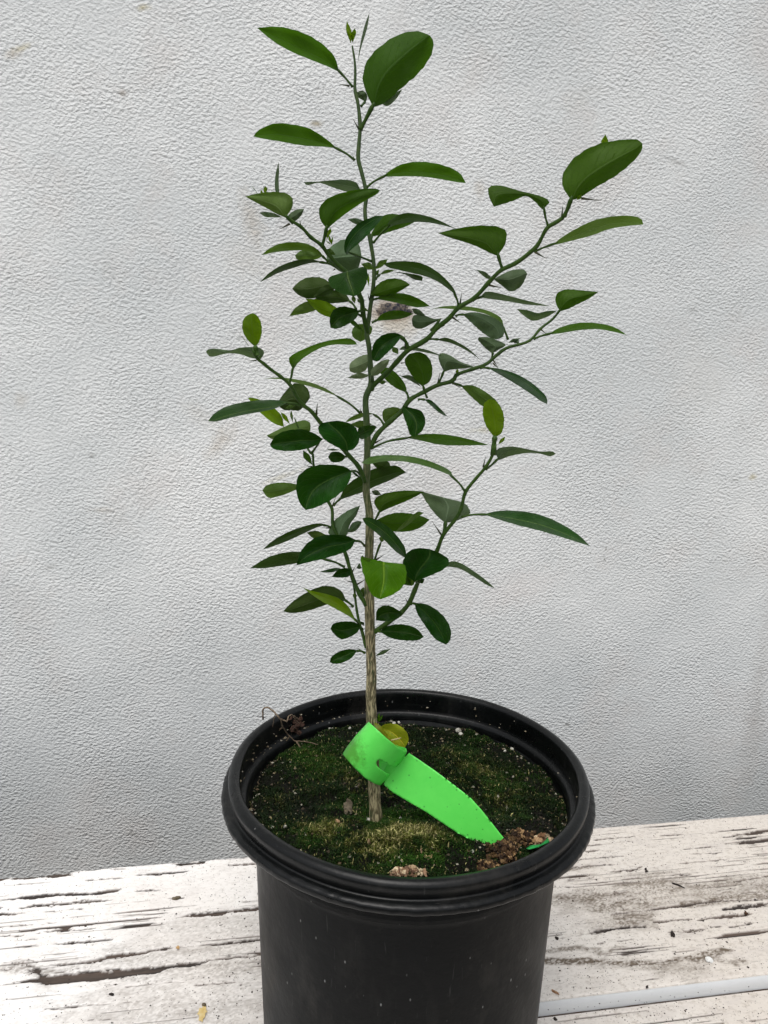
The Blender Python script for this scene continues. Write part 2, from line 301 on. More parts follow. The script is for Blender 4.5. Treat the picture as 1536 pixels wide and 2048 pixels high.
DIRT = [(C6, [(215, 630), (300, 595), (390, 565)], 14, .6), (C6, [(620, 620), (740, 540), (780, 690)], 55, .55), (C6, [(700, 740), (800, 600)], 45, .35), (C6, [(1180, 560), (1300, 545), (1440, 510)], 38, .45), (C6, [(1100, 640), (1300, 610), (1540, 590)], 18, .6), (C6, [(150, 1000), (400, 1000), (700, 1015), (950, 1000), (1150, 960), (1260, 935)], 12, .8),
        (C6, [(170, 935), (350, 915), (460, 930), (520, 950), (600, 920)], 9, .5), (C6, [(1000, 985), (1180, 985), (1340, 1015)], 14, .6), (C6, [(560, 1010), (800, 1030), (1100, 1025)], 22, .35), (C6, [(270, 430), (420, 415)], 9, .6), (C6, [(960, 1040), (1010, 1110)], 30, .3),
        (C5, [(700, 800), (1000, 780), (1420, 700)], 70, .28), (C5, [(900, 1000), (1400, 950)], 110, .25), (C5, [(1000, 850), (1440, 800)], 30, .35), (C5, [(950, 1020), (1010, 1060)], 18, .35), (C5, [(700, 870), (830, 890)], 12, .35), (C5, [(1150, 600), (1420, 560)], 60, .22), (C5, [(150, 800), (240, 850)], 22, .5)]
def seg_field(X, Y, pts):                      # pts: world x, y, half width (in y); returns signed closeness, >0 inside
    best = np.full(X.shape, -1e9)
    for (x0, y0, h0), (x1, y1, h1) in zip(pts[:-1], pts[1:]):
        t = np.clip((X-x0)/((x1-x0) if abs(x1-x0) > 1e-6 else 1e-6), 0, 1); yy = y0+(y1-y0)*t; hh = h0+(h1-h0)*t
        dx = np.abs(X-(x0+(x1-x0)*t)); best = np.maximum(best, hh-np.hypot(Y-yy, dx*.35))
    return best
def board(name, y0, y1, bead):
    beadv = 0
    xs = np.r_[np.linspace(-1.15, -.62, 24)[:-1], np.arange(-.62, .72, .0015), np.linspace(.72, 1.25, 24)[1:]]
    ys = np.arange(y0, y1+.0003, .0007) if bead else np.r_[np.linspace(y0, -.17, 30)[:-1], np.arange(-.17, y1, .0007), [y1]]
    X, Y = np.meshgrid(xs, ys); bare = np.full(X.shape, -1.)
    for CC, L in ((C5, CR5), (C6, CR6)):
        for pl in L:
            w3 = []
            for (a, b_, h) in pl:
                u, v = CC(a, b_); k = 2.743 if CC is C5 else 3.097; q = PZ(u, v, 0); q2 = PZ(u, v+h/k*.9, 0); w3.append((q[0], q[1], abs(q[1]-q2[1])))
            x_ = [c[0] for c in w3]; y_ = [c[1] for c in w3]
            if max(y_) < y0-.02 or min(y_) > y1+.02: continue
            ia = np.searchsorted(xs, min(x_)-.01); ib = np.searchsorted(xs, max(x_)+.01); ja = np.searchsorted(ys, min(y_)-.015); jb = np.searchsorted(ys, max(y_)+.015)
            if ib <= ia or jb <= ja: continue
            sl = np.s_[ja:jb, ia:ib]; bare[sl] = np.maximum(bare[sl], seg_field(X[sl], Y[sl], w3))
    wx = X+.004*(fbm(X*60, Y*200, 2, 15)-.5); blk = vnoise(np.floor(wx*150)+.0, np.floor((Y-.12*X*0)*620)+.0, 71)+.6*vnoise(np.floor(wx*420), np.floor(Y*900), 72)
    rg = (fbm(X*200, Y*700, 3, 5)-.5)*.0014+(fbm(X*40, Y*200, 2, 9)-.5)*.0026+(blk-.8)*.0019
    rough_y = bare+np.clip(bare+.003, 0, .003)/.003*rg
    # fine random checks along the grain
    fn = fbm(X*9, Y*420, 3, 31); gate = fbm(X*14+3, Y*30+8, 3, 77)
    fine = (fn-.5-.275+.16*(gate-.5)*2)*.02+(gate-.60)*.006
    mask = np.clip(np.maximum(rough_y, fine)/.00035+.5, 0, 1)
    # lost paint along the back edge
    if bead:
        edge = (y1-Y)-(.0015+.007*np.clip(fbm(X*16+4, Y*0+1, 4, 12)-.56, 0, 1)*4)*(X < .15); mask = np.maximum(mask, np.clip(-edge/.0004, 0, 1)*(X < -.1))
    grain = fbm(X*12, Y*500, 3, 2)
    Z0 = 0 if bead else -.009; Z = Z0-.0017*mask*(.6+.8*grain)-.0014*np.clip(rough_y/.0035, 0, 1)+.00012*fbm(X*60, Y*90, 3, 3)+.00035*np.exp(-(np.clip(rough_y/.0009+1.2, -3, 3))**2)*fbm(X*50, Y*120, 2, 44)
    if bead:
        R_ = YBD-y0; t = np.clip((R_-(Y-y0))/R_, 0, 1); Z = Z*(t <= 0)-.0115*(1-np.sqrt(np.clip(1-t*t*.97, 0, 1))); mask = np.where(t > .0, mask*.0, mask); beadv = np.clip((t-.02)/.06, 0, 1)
        g = np.exp(-((Y-y0-R_-.0012)/.0011)**2); Z = Z-.0007*g
        t = np.clip((.003-(y1-Y))/.003, 0, 1); Z = Z-.002*(1-np.sqrt(np.clip(1-t*t, 0, 1)))
    dirt = np.zeros(X.shape)
    for CC, pl, h, k in DIRT:
        w3 = []
        for a, b_ in pl:
            u, v = CC(a, b_); q = PZ(u, v, 0); q2 = PZ(u, v+h/(2.743 if CC is C5 else 3.097), 0); w3.append((q[0], q[1], abs(q[1]-q2[1])))
        hw = np.mean([c[2] for c in w3]); f = seg_field(X, Y, w3)/hw+1.0
        dirt = np.maximum(dirt, np.clip(f*.95+(fbm(X*60, Y*110, 4, 21)-.45)*2.0, 0, 1)*k*1.45*np.clip(.62+1.8*(fbm(X*650, Y*800, 2, 29)-.5)+1.2*(fbm(X*25, Y*160, 3, 30)-.5), .1, 1.2))
    warm = fbm(X*4+2, Y*7+3, 3, 51)
    o = grid_mesh(name, X, Y, Z, PAINT, bench, (0, 0, 0))
    me = o.data
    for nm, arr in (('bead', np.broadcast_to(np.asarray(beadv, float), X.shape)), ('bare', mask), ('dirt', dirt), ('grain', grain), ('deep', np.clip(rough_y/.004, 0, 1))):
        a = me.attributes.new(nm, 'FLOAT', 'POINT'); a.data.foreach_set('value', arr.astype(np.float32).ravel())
    # the sides and underside of the board, closing the top sheet
    zt0, zt1 = (-.0095 if bead else 0), (-.003 if bead else 0); ya, yb_ = y0+.0002, y1-.0002
    V, F = box(-1.149, 1.249, ya, yb_, -.032, -.0145); 
    sidez = link('board_core', V, F, simple('board_wood_edge', (.13, .085, .06), (.30, .28, .26), 60, .8, .001), o, smooth=False)
    # skirts between sheet rim and core
    for yy, row in ((y0, 0), (y1, -1)):
        XX = np.stack([xs, xs]); YY = np.full(XX.shape, yy); ZZ = np.stack([Z[row], np.full(len(xs), -.031)])
        if row == 0: XX, YY, ZZ = XX[::-1], YY[::-1], ZZ[::-1]
        sk = grid_mesh('board_edge', XX[::-1], YY[::-1], ZZ[::-1], sidez.data.materials[0], o, (0, 0, 0))
    return o
def paint_material():
    b = NB('peeling_white_paint'); A = lambda n: b.n('Attribute', attribute_name=n).outputs['Fac']
    C = b.obj(); cs = b.obj((.35, 1, 1)); big = b.noise(C, 5, 4, .6); mid = b.noise(b.obj((.5, 1, 1)), 60, 4, .65)
    sp = b.n('SeparateXYZ'); b.set(sp.inputs[0], C); side = b.ramp(sp.outputs[0], -.30, .30)
    c = b.mix(b.ramp(big, .35, .65), (.86, .855, .84), (.79, .755, .72)); c = b.mix(b.math('MULTIPLY', side, .75), c, (.53, .475, .41)); fm = b.noise(b.obj((.7, 1, 1)), 260, 4, .75); c = b.mix(b.math('MULTIPLY', b.ramp(fm, .50, .68), b.ramp(side, 0, 1, .25, .6)), c, (.30, .25, .20))
    c = b.mix(b.math('MULTIPLY', b.ramp(mid, .50, .70), b.ramp(side, 0, 1, .2, .5)), c, (.45, .41, .38))
    vor = b.n('TexVoronoi'); b.set(vor.inputs['Vector'], b.obj((.8, 1, 1))); vor.inputs['Scale'].default_value = 420
    sn = b.noise(C, 30, 3); spk = b.math('MULTIPLY', b.ramp(vor.outputs['Distance'], .10, .22, 1, 0), b.ramp(b.math('ADD', vor.outputs['Color'], b.math('MULTIPLY', b.math('ADD', sn, side), .55)), .80, .95))
    c = b.mix(b.math('MULTIPLY', spk, .75), c, (.09, .07, .06))
    hn = b.noise(b.obj((.12, 1, 1)), 420, 3, .6, .5); c = b.mix(b.math('MULTIPLY', b.ramp(hn, .63, .69, 0, .45), b.ramp(side, 0, 1, .25, 1.)), c, (.22, .19, .17))
    c = b.mix(b.math('MULTIPLY', A('dirt'), 1.0), c, (.11, .082, .055))
    wood = b.mix(b.ramp(A('grain'), .35, .65), (.030, .022, .018), (.085, .060, .046)); wood = b.mix(b.math('MULTIPLY', A('deep'), .5), wood, (.035, .030, .026))
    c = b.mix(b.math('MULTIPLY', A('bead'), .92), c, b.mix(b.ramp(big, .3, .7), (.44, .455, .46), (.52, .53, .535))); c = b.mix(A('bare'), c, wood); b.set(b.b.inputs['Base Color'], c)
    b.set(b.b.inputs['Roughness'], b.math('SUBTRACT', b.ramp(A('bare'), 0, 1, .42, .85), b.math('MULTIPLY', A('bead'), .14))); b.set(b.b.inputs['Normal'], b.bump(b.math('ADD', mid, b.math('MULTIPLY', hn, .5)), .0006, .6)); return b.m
PAINT = paint_material()
YS = float(PZ(1306, 2005, -.009)[1]); YBD = float(PZ(1310, 1976, 0)[1])
bench = tag(empty('potting_bench', (0, 0, GZ)), 'weathered wooden bench with peeling white paint carrying the black pot', 'bench')
ORG['potting_bench'] = np.zeros(3); bench.location = (0, 0, 0)
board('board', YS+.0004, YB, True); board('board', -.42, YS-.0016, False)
BW = simple('bench_frame_paint', (.62, .60, .58), (.35, .31, .28), 40, .6, .0005)
link('added_blocker_panel', *box(-1.149, 1.249, -.4185, -.395, GZ, -.0331), BW, bench, smooth=False)  # added unseen panel, blocks horizon sky under the boards to darken the lower wall
for x in (-.95, 1.05):
    link('leg', *box(x-.03, x+.03, .13, .19, GZ, -.0331), BW, bench, smooth=False)
    link('leg', *box(x-.03, x+.03, -.3949, -.335, GZ, -.0331), BW, bench, smooth=False)
    link('rail', *box(x+.0301, x+.055, -.3349, .1299, -.09, -.0331), BW, bench, smooth=False)

# ------------------------------------------------------------------ pot
def pot_material():
    b = NB('black_nursery_plastic'); C = b.obj(); dust = b.noise(C, 22, 5, .65); st = b.noise(b.obj((1, 1, .25)), 60, 4, .6)
    vor = b.n('TexVoronoi'); b.set(vor.inputs['Vector'], b.obj((1, 1, .45), (.0, .35, 0))); vor.inputs['Scale'].default_value = 230
    spk = b.math('MULTIPLY', b.ramp(vor.outputs['Distance'], .05, .15, 1, 0), b.ramp(vor.outputs['Color'], .76, .80))
    v2 = b.n('TexVoronoi'); b.set(v2.inputs['Vector'], b.obj((1, 1, .5))); v2.inputs['Scale'].default_value = 520
    dk = b.math('MULTIPLY', b.ramp(v2.outputs['Distance'], .15, .25, 1, 0), b.ramp(v2.outputs['Color'], .75, .8))
    c = b.mix(b.ramp(dust, .35, .75), (.0020, .0024, .0025), (.0045, .0052, .0054)); c = b.mix(b.math('MULTIPLY', b.ramp(st, .55, .75), .25), c, (.030, .029, .026))
    c = b.mix(b.math('MULTIPLY', dk, .5), c, (.006, .006, .006)); sc_ = b.noise(b.obj((3, 3, .3), (.3, .2, 0)), 90, 3, .7, 1.); c = b.mix(b.ramp(sc_, .66, .74, 0, .30), c, (.08, .08, .075)); mud = b.noise(b.obj((1, 1, .5)), 13, 6, .75); c = b.mix(b.ramp(mud, .56, .72, 0, .45), c, (.040, .037, .032)); c = b.mix(b.math('MULTIPLY', spk, b.ramp(mud, .4, .6, .2, .8)), c, (.30, .30, .29))
    b.set(b.b.inputs['Base Color'], c); b.set(b.b.inputs['Roughness'], b.ramp(dust, .3, .7, .34, .52)); b.b.inputs['Specular IOR Level'].default_value = .10
    b.set(b.b.inputs['Normal'], b.bump(b.math('ADD', b.noise(C, 130, 4, .6), b.math('MULTIPLY', dust, 2.)), .0005, .5)); return b.m
PLAST = pot_material(); PLAST2 = pot_material(); PLAST2.name = 'black_rim_plastic'; _b = PLAST2.node_tree.nodes['Principled BSDF']; _b.inputs['Specular IOR Level'].default_value = .24
for _l in list(_b.inputs['Roughness'].links): _l.from_node.inputs[3].default_value = .24; _l.from_node.inputs[4].default_value = .42
pot = tag(empty('nursery_pot', (0, 0, 0)), 'round black plastic nursery pot with thick rolled rim standing on the white bench', 'flower pot')
def lathe(name, prof, seg=300, fr=None, parent=pot, closed=False):
    V = []; n = len(prof)
    for k in range(seg):
        th = 2*math.pi*k/seg
        for i, (rr, z) in enumerate(prof):
            if fr: rr, z = fr(i, rr, z, th)
            V.append((rr*math.cos(th), rr*math.sin(th), z))
    F = [(k*n+i, k*n+i+1, ((k+1) % seg)*n+i+1, ((k+1) % seg)*n+i) for k in range(seg) for i in range(n-1 if not closed else n)] if not closed else \
        [(k*n+i, k*n+(i+1) % n, ((k+1) % seg)*n+(i+1) % n, ((k+1) % seg)*n+i) for k in range(seg) for i in range(n)]
    F = [f[::-1] for f in F]
    return link(name, V, F, PLAST2 if name == 'rim' else PLAST, parent)
def sprof(pts, n):                              # smooth profile through points
    q = crom([(a*1000, b_*1000) for a, b_ in pts], n); return [(a/1000, b_/1000) for a, b_ in q]
rim_pts = [(.1150, -.0300), (.1186, -.0232), (.1192, -.0205), (.1212, -.0192), (.1222, -.0188), (.1225, -.0165), (.1224, -.0080), (.1230, -.0020), (.1246, -.0003), (.1272, .0003), (.1296, -.0006), (.1311, -.0026),
           (.1311, -.0060), (.1304, -.0092), (.1298, -.0106), (.1306, -.0115), (.1335, -.0120), (.1354, -.0130), (.1360, -.0145), (.1359, -.0168), (.1348, -.0175), (.1280, -.0172), (.1205, -.0180), (.1180, -.0205), (.1172, -.0240)]
rprof = [(a, HR+b_) for a, b_ in sprof(rim_pts, 120)]
def rimfr(i, rr, z, th):
    wob = .00035*math.sin(3*th+1)+.0003*math.sin(7*th+2)
    if rr > .1335: rr += .0003*(float(vnoise(np.array(th*40), np.array(0.), 4))-.5)*2; z += .00025*(float(vnoise(np.array(th*30), np.array(3.), 5))-.5)
    if z > HR-.012 and rr < .1245: rr += .0008*(float(vnoise(np.array(th*3), np.array(1.), 6))-.5)
    return rr+wob, z+.0004*math.sin(2*th+.6)
lathe('rim', rprof, 420, rimfr)
body = [(.1171, HR-.0235), (.1168, HR-.0300), (.1166, HR-.0365), (.1172, HR-.0385), (.1166, HR-.0402), (.1142, HR-.0412), (.1129, HR-.0425), (.1126, HR-.0450), (.1118, HR-.060), (.1104, HR-.105), (.1090, HR-.150), (.1070, .012), (.1064, .003), (.1040, .0008), (.095, .0008), (.094, .006), (.02, .006), (.0001, .006),
        (.0001, .009), (.10, .009), (.1045, .014), (.1066, HR-.150), (.1094, HR-.06), (.1120, HR-.035), (.1148, HR-.028)]
lathe('body', sprof(body[:12], 60)+body[12:16]+body[16:], 300)

# ------------------------------------------------------------------ soil and moss
SZ = HR-.0250
def soil_z(x, y):
    r2 = np.hypot(x, y)
    z = SZ+.012*(fbm(x*22+5, y*22+9, 4, 61)-.5)+  .0075*(fbm(x*110, y*120, 4, 62)-.5)
    for (u, v, rr, h) in ((980, 1712, .030, .012), (830, 1740, .05, .006), (760, 1700, .045, .006), (560, 1620, .03, .004), (985, 1690, .014, .004), (1090, 1670, .02, .006)):
        q = PZ(u, v, SZ); z = z+h*np.exp(-((x-q[0])**2+(y-q[1])**2)/rr**2)
    return z-.004*np.clip((r2-.108)/.01, 0, 1)
def patch(x, y, L):
    f = np.zeros(np.shape(x))
    for (u, v, ru, rv, k) in L:
        q = PZ(u, v, SZ); a = PZ(u+ru, v, SZ); b_ = PZ(u, v+rv, SZ); rx = np.linalg.norm(a-q); ry = np.linalg.norm(b_-q)
        f = np.maximum(f, k*np.exp(-(((x-q[0])/rx)**2+((y-q[1])/ry)**2)))
    return f
TAN = [(800, 1700, 110, 26, 1.), (650, 1672, 60, 22, .75), (760, 1730, 60, 14, .8), (870, 1725, 30, 12, .7), (700, 1560, 60, 30, .35), (960, 1540, 70, 30, .45), (1020, 1590, 60, 30, .35), (560, 1600, 40, 30, .3), (900, 1520, 40, 14, .4), (650, 1520, 40, 20, .3)]
GRN = [(780, 1650, 90, 30, 1.), (840, 1640, 60, 25, .8), (620, 1520, 90, 40, .6), (700, 1610, 60, 30, .5), (900, 1700, 60, 20, .5), (950, 1500, 120, 40, .35), (1000, 1560, 90, 60, .5), (560, 1700, 60, 30, .3), (830, 1745, 90, 14, .8), (640, 1680, 90, 26, .5)]
BARE = [(540, 1560, 50, 50, 1.), (600, 1620, 60, 40, .9), (720, 1470, 60, 20, .8), (880, 1480, 60, 26, .9), (1000, 1520, 50, 30, .8), (1080, 1620, 40, 60, .9), (930, 1690, 60, 14, .7), (500, 1640, 30, 30, .9), (660, 1590, 40, 24, .6), (1040, 1690, 60, 30, 1.)]
def soil():
    a = np.linspace(-.1205, .1205, 330); X, Y = np.meshgrid(a, a); Z = soil_z(X, Y)
    b = NB('potting_soil'); n = b.noise(b.obj(), 380, 5, .7); n2 = b.noise(b.obj(), 55, 4, .6)
    c = b.mix(b.ramp(n, .35, .7), (.002, .0022, .0012), (.009, .0085, .005)); c = b.mix(b.ramp(n2, .50, .66, 0, .8), c, (.004, .012, .0015)); c = b.mix(b.ramp(n, .72, .82, 0, .4), c, (.07, .06, .035))
    b.set(b.b.inputs['Base Color'], c); b.b.inputs['Roughness'].default_value = .9; b.b.inputs['Specular IOR Level'].default_value = .15; b.set(b.b.inputs['Normal'], b.bump(n, .0018, 1.))
    o = grid_mesh('potting_soil', X, Y, Z, b.m, None, (0, 0, 0), np.hypot(X, Y) < .1203)
    tag(o, kind='stuff')
soil()
VC = NB('moss_blades'); at = VC.n('Attribute', attribute_name='Col').outputs['Color']; VC.set(VC.b.inputs['Base Color'], at); VC.b.inputs['Roughness'].default_value = .7; VC.b.inputs['Specular IOR Level'].default_value = .2
def moss():
    N = 150000; r = .1185*np.sqrt(rng.random(N)); th = rng.random(N)*6.2832; x = r*np.cos(th); y = r*np.sin(th)
    tan = patch(x, y, TAN); grn = patch(x, y, GRN); n = fbm(x*90, y*90, 3, 91); n2 = fbm(x*300, y*300, 2, 92); n3 = fbm(x*35+7, y*35, 3, 95)
    dens = np.clip(.42+.9*tan+.7*grn+(n-.5)*2.2+(n3-.5)*2.6, .05, 1); bare_ = patch(x, y, BARE); dens = np.clip(dens+.15-.25*bare_, .05, 1); k = rng.random(N) < dens; x, y, tan, grn, n, n2, bare_ = (q[k] for q in (x, y, tan, grn, n, n2, bare_)); M = len(x)
    z = soil_z(x, y); L = (.0014+.0036*rng.random(M))*(.7+.7*np.clip(tan, 0, 1)); a = rng.random(M)*6.2832; lean = rng.random(M)*.9
    dx = np.cos(a)*lean; dy = np.sin(a)*lean; W = .00020+.00026*rng.random(M); px_ = -np.sin(a)*W; py_ = np.cos(a)*W
    V = np.zeros((M, 5, 3)); b0 = np.stack([x, y, z-.0006], -1); mid = b0+np.stack([dx*L*.35, dy*L*.35, L*.65], -1); tip = b0+np.stack([dx*L*1.1, dy*L*1.1, L*(1.05-.45*lean)], -1); s = np.stack([px_, py_, np.zeros(M)], -1)
    V[:, 0] = b0-s; V[:, 1] = b0+s; V[:, 2] = mid+s*.9; V[:, 3] = mid-s*.9; V[:, 4] = tip
    I = np.arange(M)[:, None]*5; F = [tuple(q) for q in (I+np.array([0, 1, 2, 3])).tolist()]+[tuple(q) for q in (I+np.array([3, 2, 4])).tolist()]
    dark = np.array([.007, .020, .002]); gr = np.array([.022, .070, .003]); ol = np.array([.10, .105, .016]); ta = np.array([.40, .36, .15])
    f1 = np.clip(grn*1.1+(n-.5)*1.5, 0, 1)[:, None]; f2 = np.clip(tan*1.3-.25+(n2-.5)*1.4, 0, 1)[:, None]; rr_ = rng.random(M)[:, None]
    c = dark*(1-f1)+gr*f1; c = c*(1-f2)+ol*f2; c = np.where(rr_ < .035+.50*f2*np.clip(tan, 0, 1)[:, None], ta*(.5+.7*rng.random((M, 1))), c); c = c*(.45+.9*rng.random((M, 1)))*(1-.62*np.clip(bare_*1.3+(n-.5), 0, 1)[:, None])
    o = link('moss', V.reshape(-1, 3), F, VC.m, None, (0, 0, 0), False, None, np.repeat(c, 5, 0)); tag(o, kind='stuff')
moss()

CB1 = lambda x, y: (420+x/3.84, 1340+y/3.84)
CB2 = lambda x, y: (660+x/3.84, 1400+y/3.84)
CB3 = lambda x, y: (760+x/3.339, 1340+y/3.339)
def on_soil(u, v):
    q = PZ(u, v, SZ)
    for _ in range(5): q = PZ(u, v, float(soil_z(q[0], q[1])))
    return q
WHITE = simple('perlite_white', (.62, .60, .53), (.36, .34, .28), 600, .8, .0004); TANM = simple('tan_crumb', (.30, .20, .12), (.14, .085, .05), 500, .85, .0006); CHIP = simple('orange_brown_chip', (.42, .26, .15), (.25, .13, .07), 500, .7, .0005)
BROWN = simple('brown_bark_crumbs', (.12, .062, .034), (.030, .016, .010), 300, .9, .0006); GREYB = simple('grey_bark', (.16, .13, .09), (.06, .048, .030), 260, .9, .0008)
first = None
for (u, v, rp, lab) in (
    (766, 1647, 4.5, 'bright white grain touching the right side of the stem foot'),
    (739, 1641, 5.5, 'greenish white grain touching the left side of the stem foot'),
    (801, 1637, 3, 'small white grain under the green tag tail, right of the stem foot'),
    (570, 1654, 4, 'single pale grain midway between the left rim and the orange-brown chip'),
    (487, 1623, 3.5, 'white grain pressed against the left inner wall of the pot'),
    (506, 1640, 4, 'pale grain in the soil gap at the left wall, just below the whiter one'),
    (545, 1657, 4, 'grey-green grain near the left rim, beside a whiter grain'),
    (1048, 1572, 3, 'tiny white grain at the right of the soil, halfway up'),
    (917, 1463, 6, 'cream grain of the pair near the back ledge, the upper one'),
    (922, 1470, 5, 'cream grain of the pair near the back ledge, the lower one'),
    (840, 1437, 5, 'pale grain at the back wall behind the yellow leaf, highest of its cluster'),
    (762, 1440, 4.5, 'pale grain just right of the stem at the back of the soil'),
    (700, 1458, 3.5, 'lower of two small grey grains at the back, left of the stem'),
    (707, 1449, 3, 'upper of two small grey grains at the back, left of the stem'),
    (646, 1463, 5, 'pale grain at the left back of the soil near the dry root'),
    (660, 1459, 4, 'pale grain right beside the one near the dry root'),
    (1018, 1487, 4, 'topmost grain of the loose row at the right back wall'),
    (1024, 1500, 5, 'largest grain of the loose row at the right back wall'),
    (1010, 1503, 3.5, 'small grain on the inner side of the row at the right back wall'),
    (945, 1704, 4, 'pale grain in the moss below the tip of the green tag'),
    (620, 1477, 4, 'grey grain where the dry root reaches the soil'),
    (829, 1440, 6, 'biggest pale grain at the back wall above the yellow leaf'),
    (822, 1443, 5, 'pale grain on the left flank of the biggest back wall grain'),
    (788, 1448, 4, 'small grain directly behind the top of the yellow leaf'),
    (797, 1446, 5, 'rounder grain behind the yellow leaf, right of a smaller one'),
    (1016, 1622, 3.5, 'lone grey grain in the green moss right of the tag tail')):
    q = on_soil(u, v); rr = rp*mpp(u, v, ahead(q)); V, F = lump(q+UP*rr*.35, rr, (1, .85, .75))
    o = link('perlite_grain', V, F, WHITE, None, q, False); tag(o, lab, 'grain', 'pale mineral grains on the potting soil')
for (u, v, rp, mt, nm, lab, cat, sq) in (
    (676, 1646, 7, CHIP, 'wood_chip', 'orange-brown round chip on the moss left of the stem foot', 'wood chip', (1, .8, .7)),
    (738, 1687, 6, TANM, 'wood_chip', 'small pinkish chip upright in the moss below the stem foot', 'wood chip', (.6, .6, 1.1)),
    (843, 1701, 6, TANM, 'wood_chip', 'reddish crumb in the pale moss right of the pinkish chip', 'wood chip', (1, .6, .7)),
    (860, 1716, 6, CHIP, 'wood_chip', 'little tan chip close to the front rim above the crusty clump', 'wood chip', (1, .8, .6)),
    (697, 1618, 17, GREYB, 'bark_piece', 'flat grey-brown bark flake lying left of the stem foot', 'bark', (1.3, .55, .25)),
    (892, 1456, 8, GREYB, 'bark_piece', 'olive round lump near the back edge of the soil', 'bark', (1, .9, .8)),
    (852, 1441, 9, GREYB, 'bark_piece', 'long olive lump against the back wall of the pot', 'bark', (1.4, .6, .5)),
    (950, 1459, 7, GREYB, 'bark_piece', 'thin olive husk by the back ledge, right of the yellow leaf', 'bark', (.5, 1.3, .5))):
    q = on_soil(u, v); rr = rp*mpp(u, v, ahead(q)); V, F = lump(q+UP*rr*.3, rr, sq, .4); tag(link(nm, V, F, mt, None, q, False), lab, cat)
# heaps of crumbs: nobody could count their grains
def heap(name, spots, pal, n, r0, r1, seed):
    parts = []
    for (u, v, su, sv, h) in spots:
        for k in range(n):
            a, b_ = rng.normal(0, .5, 2); a = np.clip(a, -1.1, 1.1); b_ = np.clip(b_, -1.1, 1.1); q = on_soil(u+a*su, min(v+b_*sv, 1752-.0006*(u+a*su-820)**2*.6)); rr = rng.uniform(r0, r1); parts.append(lump(q+UP*(h*rng.random()*(1-min(1, math.hypot(a, b_)))+rr*.3), rr, (1, .9, .8), .45))
    V, F = join(parts); c = on_soil(spots[0][0], spots[0][1]); cols = np.repeat(np.array([np.array(random.choice(pal))*random.uniform(.6, 1.4) for _ in parts]), len(ICO[0]), 0); return link(name, V, F, VC.m, None, c, False, None, cols)
tag(heap('bark_crumb_heap', [(1040, 1680, 26, 14, .008), (1008, 1705, 30, 18, .010), (975, 1733, 18, 9, .004)], [(.060, .032, .014), (.030, .016, .008), (.11, .065, .028), (.016, .009, .005), (.24, .15, .07)], 240, .0005, .0019, 1), 'heap of reddish brown bark crumbs where the green tag enters the soil', 'bark crumbs', kind='stuff')
tag(heap('crusty_clump', [(818, 1746, 32, 6, .005), (795, 1748, 10, 4, .004)], [(.40, .28, .17), (.25, .15, .09), (.48, .38, .25), (.14, .08, .05)], 60, .0007, .0020, 2), 'pale tan crusty clump against the front rim of the pot', 'bark crumbs', kind='stuff')
tag(heap('bark_crumb_heap', [(1085, 1684, 18, 8, .006)], [(.30, .19, .10), (.15, .08, .04), (.42, .32, .20)], 50, .0007, .0022, 3), 'smaller tan heap of bark crumbs by the right front rim', 'bark crumbs', kind='stuff')
def litter():
    parts = []
    for k in range(2200):
        r_ = .119*math.sqrt(random.random()); t_ = random.random()*6.2832
        if random.random() < .4: r_ = .119-.006*random.random()
        x, y_ = r_*math.cos(t_), r_*math.sin(t_); parts.append(octa((x, y_, float(soil_z(np.array(x), np.array(y_)))+.0006), random.uniform(.0004, .0016)))
    V, F = join(parts); c = np.repeat(np.array([random.choice(((.20, .16, .10), (.06, .045, .03), (.02, .016, .01), (.03, .02, .012), (.012, .012, .008), (.30, .28, .22), (.10, .07, .04))) for _ in parts]), 6, 0)
    tag(link('soil_litter', V, F, VC.m, None, (0, 0, 0), False, None, c), kind='stuff')
    parts = []                                  # crumbs stuck to the inner wall and ledge of the pot
    for k in range(150):
        t_ = random.choice((random.gauss(1.57, .7), random.random()*6.28, random.gauss(2.5, .35))); z = HR-random.choice((random.uniform(.016, .021), random.uniform(.004, .018), .0185)); rr = .1222 if z > HR-.0175 else .1205
        parts.append(octa((rr*math.cos(t_), rr*math.sin(t_), z), random.choice((random.uniform(.0003, .0007), random.uniform(.0006, .0015)))))
    V, F = join(parts); c = np.repeat(np.array([random.choice(((.22, .18, .12), (.10, .08, .05), (.30, .27, .21))) for _ in parts]), 6, 0)
    tag(link('crumbs_on_pot_wall', V, F, VC.m, None, (0, 0, HR), False, None, c), kind='stuff')
    parts = []                                  # specks of soil spilled over the boards
    for k in range(2600):
        u = random.uniform(0, 1536); v = random.uniform(1640, 2048); q = PZ(u, v, .0003)
        if q[1] > YB-.004 or math.hypot(q[0], q[1]) < .11 or YS-.003 < q[1] < YS+.012: continue
        if u < 380 and random.random() < .65: continue
        parts.append(octa(q, random.uniform(.0003, .0008)*(1.8 if random.random() < .05 else 1)))
    V, F = join(parts); c = np.repeat(np.array([random.choice(((.03, .022, .018), (.05, .035, .025), (.02, .016, .014))) for _ in parts]), 6, 0)
    tag(link('spilled_soil_specks', V, F, VC.m, None, (0, 0, 0), False, None, c), kind='stuff')
litter()
DARK = simple('dark_bark_bit', (.035, .026, .022), (.014, .011, .010), 400, .8, .0003)
